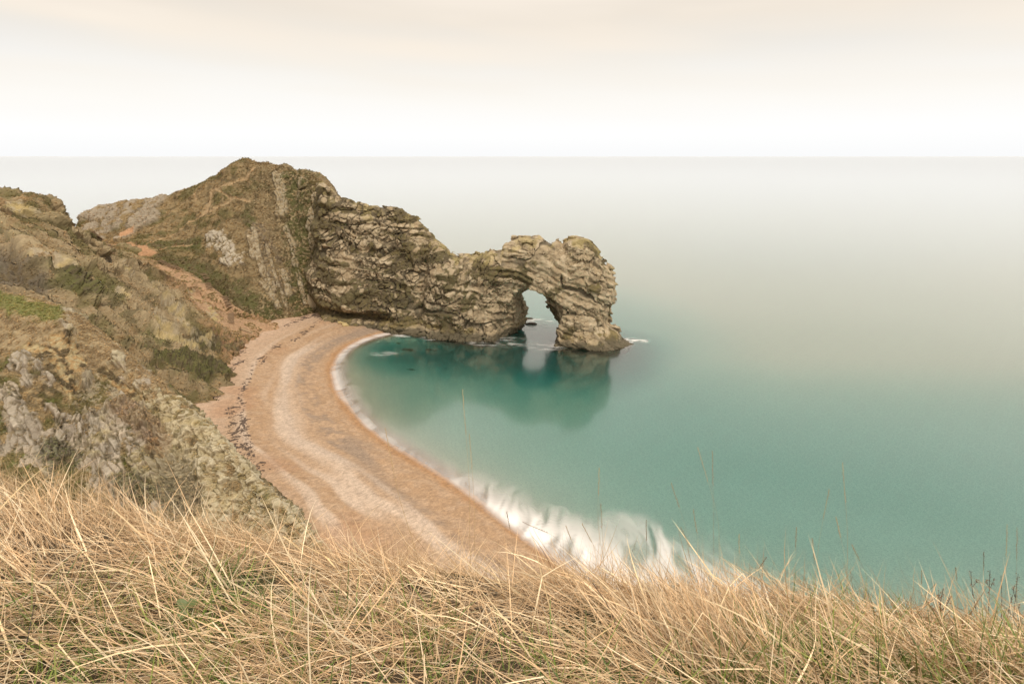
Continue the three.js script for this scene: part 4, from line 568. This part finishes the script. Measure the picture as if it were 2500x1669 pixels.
{
  // [base u, v, tip u, v, thickness in mm, tone, bend]
  const S = [[1035, 1405, 940, 1045, 2.6, 0, -.02], [1152, 1420, 1129, 952, 2.0, 0, .01], [1163, 1430, 1146, 1060, 1.7, 0, .01], [1262, 1425, 1237, 1249, 1.2, 2, .02], [1372, 1440, 1277, 1274, 1.3, 2, .2], [1425, 1430, 1382, 1284, 1.2, 1, .03], [1470, 1440, 1421, 1278, 1.1, 1, .06], [1482, 1450, 1463, 1142, 1.4, 0, -.03], [1478, 1440, 1467, 1230, 1.4, 1, 0], [1581, 1455, 1578, 1269, 1.4, 2, 0], [1700, 1460, 1639, 1178, 1.4, 1, .03], [1722, 1460, 1663, 1287, 1.2, 1, .03], [1722, 1470, 1693, 1243, 1.3, 1, .01], [1775, 1470, 1704, 1092, 1.4, 0, .03], [1745, 1465, 1740, 1102, 1.8, 1, 0], [1806, 1470, 1805, 1303, 1.2, 0, 0], [1842, 1480, 1872, 1360, 1.3, 2, -.12], [1936, 1490, 1945, 1287, 1.3, 1, 0], [1988, 1495, 1984, 1314, 1.2, 1, .02], [1982, 1480, 2025, 1195, 1.7, 0, -.02], [2078, 1500, 2042, 1262, 1.4, 0, .02], [2072, 1500, 2058, 1130, 1.8, 0, .01], [2128, 1505, 2081, 1330, 1.6, 1, .05], [2252, 1520, 2251, 1393, 1.2, 1, 0], [2320, 1530, 2334, 1385, 1.1, 1, .05], [2400, 1540, 2403, 1347, 1.5, 2, 0], [2452, 1550, 2460, 1280, 1.9, 0, 0], [2482, 1555, 2484, 1288, 1.7, 1, 0]];
  const r = rng(9);
  S.forEach(([bu, bv, tu, tv, w, tone, bend], i) => {
    const b = onBank(bu, Math.max(bv, 1380) + 20), d = -b[2], tip = at(tu, tv, d + .05), L = new THREE.Vector3(tip[0] - b[0], tip[1] - b[1], tip[2] - b[2]), len = L.length(), mid = L.clone().multiplyScalar(.55).add(new THREE.Vector3(bend * len * 1.0, Math.abs(bend) * len * .9, 0));
    const lean = tu - bu > 12 ? 'leaning right' : tu - bu < -25 ? 'leaning left' : 'upright', tall = bv - tv > 260 ? 'tall' : bv - tv > 170 ? 'slender' : 'short', behind = i < 4 ? 'beach and wash' : tu < 1700 ? 'pale surf' : 'turquoise water';
    const t = thing('grass_stalk', `${tall} dry seed stalk ${lean} before the ${behind}, ${ORD[i]} from the left`, 'grass stalk', b, 'seed stalks standing above the dry grass'), mat = stalkMats[tone], pts = [new THREE.Vector3(), L.clone().multiplyScalar(.25).lerp(mid, .2), mid, L];
    taper(pts, w * .00065, w * .0003, mat, 'stem', t);
    const c = new THREE.CatmullRomCurve3(pts), parts = [], from = .74 + r() * .08; for (let k = 0; k < 22; k++) { const f = mix(from, 1, k / 21), p = c.getPointAt(f), g = new THREE.SphereGeometry(1, 6, 4); g.scale(.0013 + w * .00045, .006, .0013 + w * .00045); g.rotateZ((k % 2 ? .4 : -.4)); g.rotateY(r() * 6); g.translate(p.x + (r() - .5) * .004, p.y, p.z + (r() - .5) * .004); parts.push(g); }
    mesh('seed_head', mergeGeometries(parts), mat, t);
  });
}
{
  // dead weeds: [base], then branches as pixel paths; the first is the main stem
  const weeds = [['dark branched dead weed with brown buds, leftmost of the weeds at right', [[2296, 1560], [2297, 1500], [2298, 1465], [2304, 1436]], [[2297, 1500], [2282, 1488], [2269, 1474]], [[2298, 1492], [2312, 1476], [2324, 1454]], [[2297, 1478], [2294, 1460], [2291, 1444]]],
    ['dead weed with a long stem curving up to the left, second of the weeds', [[2398, 1545], [2384, 1490], [2375, 1440], [2371, 1394]], [[2374, 1434], [2382, 1424], [2388, 1415]]],
    ['straight dark dead weed with a forked tip in the middle of the weeds', [[2411, 1545], [2415, 1480], [2418, 1392]], [[2416, 1436], [2410, 1420], [2406, 1412]], [[2416, 1440], [2424, 1424], [2428, 1410]]],
    ['bare dark dead stem without branches among the weeds at right', [[2443, 1545], [2447, 1470], [2445, 1404]]],
    ['leaning dead weed with budded tip just left of the bushiest weed', [[2452, 1550], [2462, 1500], [2473, 1452]]],
    ['bushy dead weed with rusty buds at the right edge of the photograph', [[2465, 1560], [2476, 1500], [2482, 1440], [2487, 1400]], [[2474, 1505], [2484, 1490], [2492, 1474]], [[2480, 1460], [2475, 1440], [2478, 1428]]]];
  const r = rng(13);
  weeds.forEach(([label, ...br]) => {
    const b = onBank(br[0][0][0], br[0][0][1] + 15), d = -b[2], t = thing('dead_weed', label, 'dead weed', b, 'dead weeds at the right end of the bank');
    br.forEach((path, k) => { const P = path.map(([u, v], i) => { const p = k === 0 && i === 0 ? b : at(u, v, d); return new THREE.Vector3(p[0] - b[0], p[1] - b[1], p[2] - b[2]); }); const s = taper(P, k ? .0018 : .0032, k ? .001 : .0013, darkStem, k ? 'branch' : 'stem', t);
      if (label.startsWith('bare')) return; const c = new THREE.CatmullRomCurve3(P), parts = []; for (let q = 0; q < (k ? 12 : 18); q++) { const p = c.getPointAt(mix(k ? .45 : .6, 1, r())), g = new THREE.IcosahedronGeometry(.0022 + r() * .002, 0); g.translate(p.x + (r() - .5) * .018, p.y + (r() - .5) * .012, p.z + (r() - .5) * .018); parts.push(g); } mesh('buds', mergeGeometries(parts), budMat, t).userData.kind = 'stuff'; });
  });
  const dark = [['long dark bent stem lying across the dry grass right of centre', [[1522, 1640], [1512, 1560], [1490, 1490], [1447, 1422]], .0035], ['thin dark dead stem slanting through the straw at lower left', [[560, 1560], [530, 1490], [512, 1450], [492, 1399]], .0028], ['dark dead stem rising at the lower left corner of the grass', [[46, 1655], [66, 1560], [78, 1500], [85, 1462]], .0032]];
  for (const [label, path, w] of dark) { const b = onBank(...path[0]), t = thing('dry_weed', label, 'dead weed', b), d = -b[2]; taper(path.map(([u, v], i) => { const p = i ? at(u, v, Math.min(-onBank(u, v)[2], d + .5) - .25) : b; return new THREE.Vector3(p[0] - b[0], p[1] - b[1], p[2] - b[2]); }), w, w * .5, darkStem, 'stem', t); }
  // the small broad-leaved plant in the straw
  const p = onBank(455, 1500), lm = new THREE.MeshPhysicalMaterial({ color: new THREE.Color().setRGB(.15, .19, .06), roughness: .6, transmission: .2, thickness: 0 }), c = at(455, 1478, -p[2] - .22), t = thing('leafy_plant', 'small green plant with rounded leaves among the straw at lower left', 'plant', p);
  const top = new THREE.Vector3(c[0] - p[0], c[1] - p[1], c[2] - p[2]); taper([new THREE.Vector3(), top.clone().multiplyScalar(.6), top], .003, .002, lm, 'stem', t);
  const leaf = new THREE.SphereGeometry(1, 12, 8); leaf.scale(.034, .003, .022); leaf.translate(.03, 0, 0);
  [[.3, .6], [2.6, .5], [4.3, .7], [1.4, .3]].forEach(([a, b], i) => { const m = mesh('leaf', leaf, lm, t); m.position.copy(top).addScaledVector(new THREE.Vector3(0, -1, 0), i * .012); m.rotation.set(.6, a, b * .6); });
}
//@@FGEND
scene.traverse((o) => { if (o.isMesh) o.castShadow = o.receiveShadow = true; });
renderer.render(scene, camera);
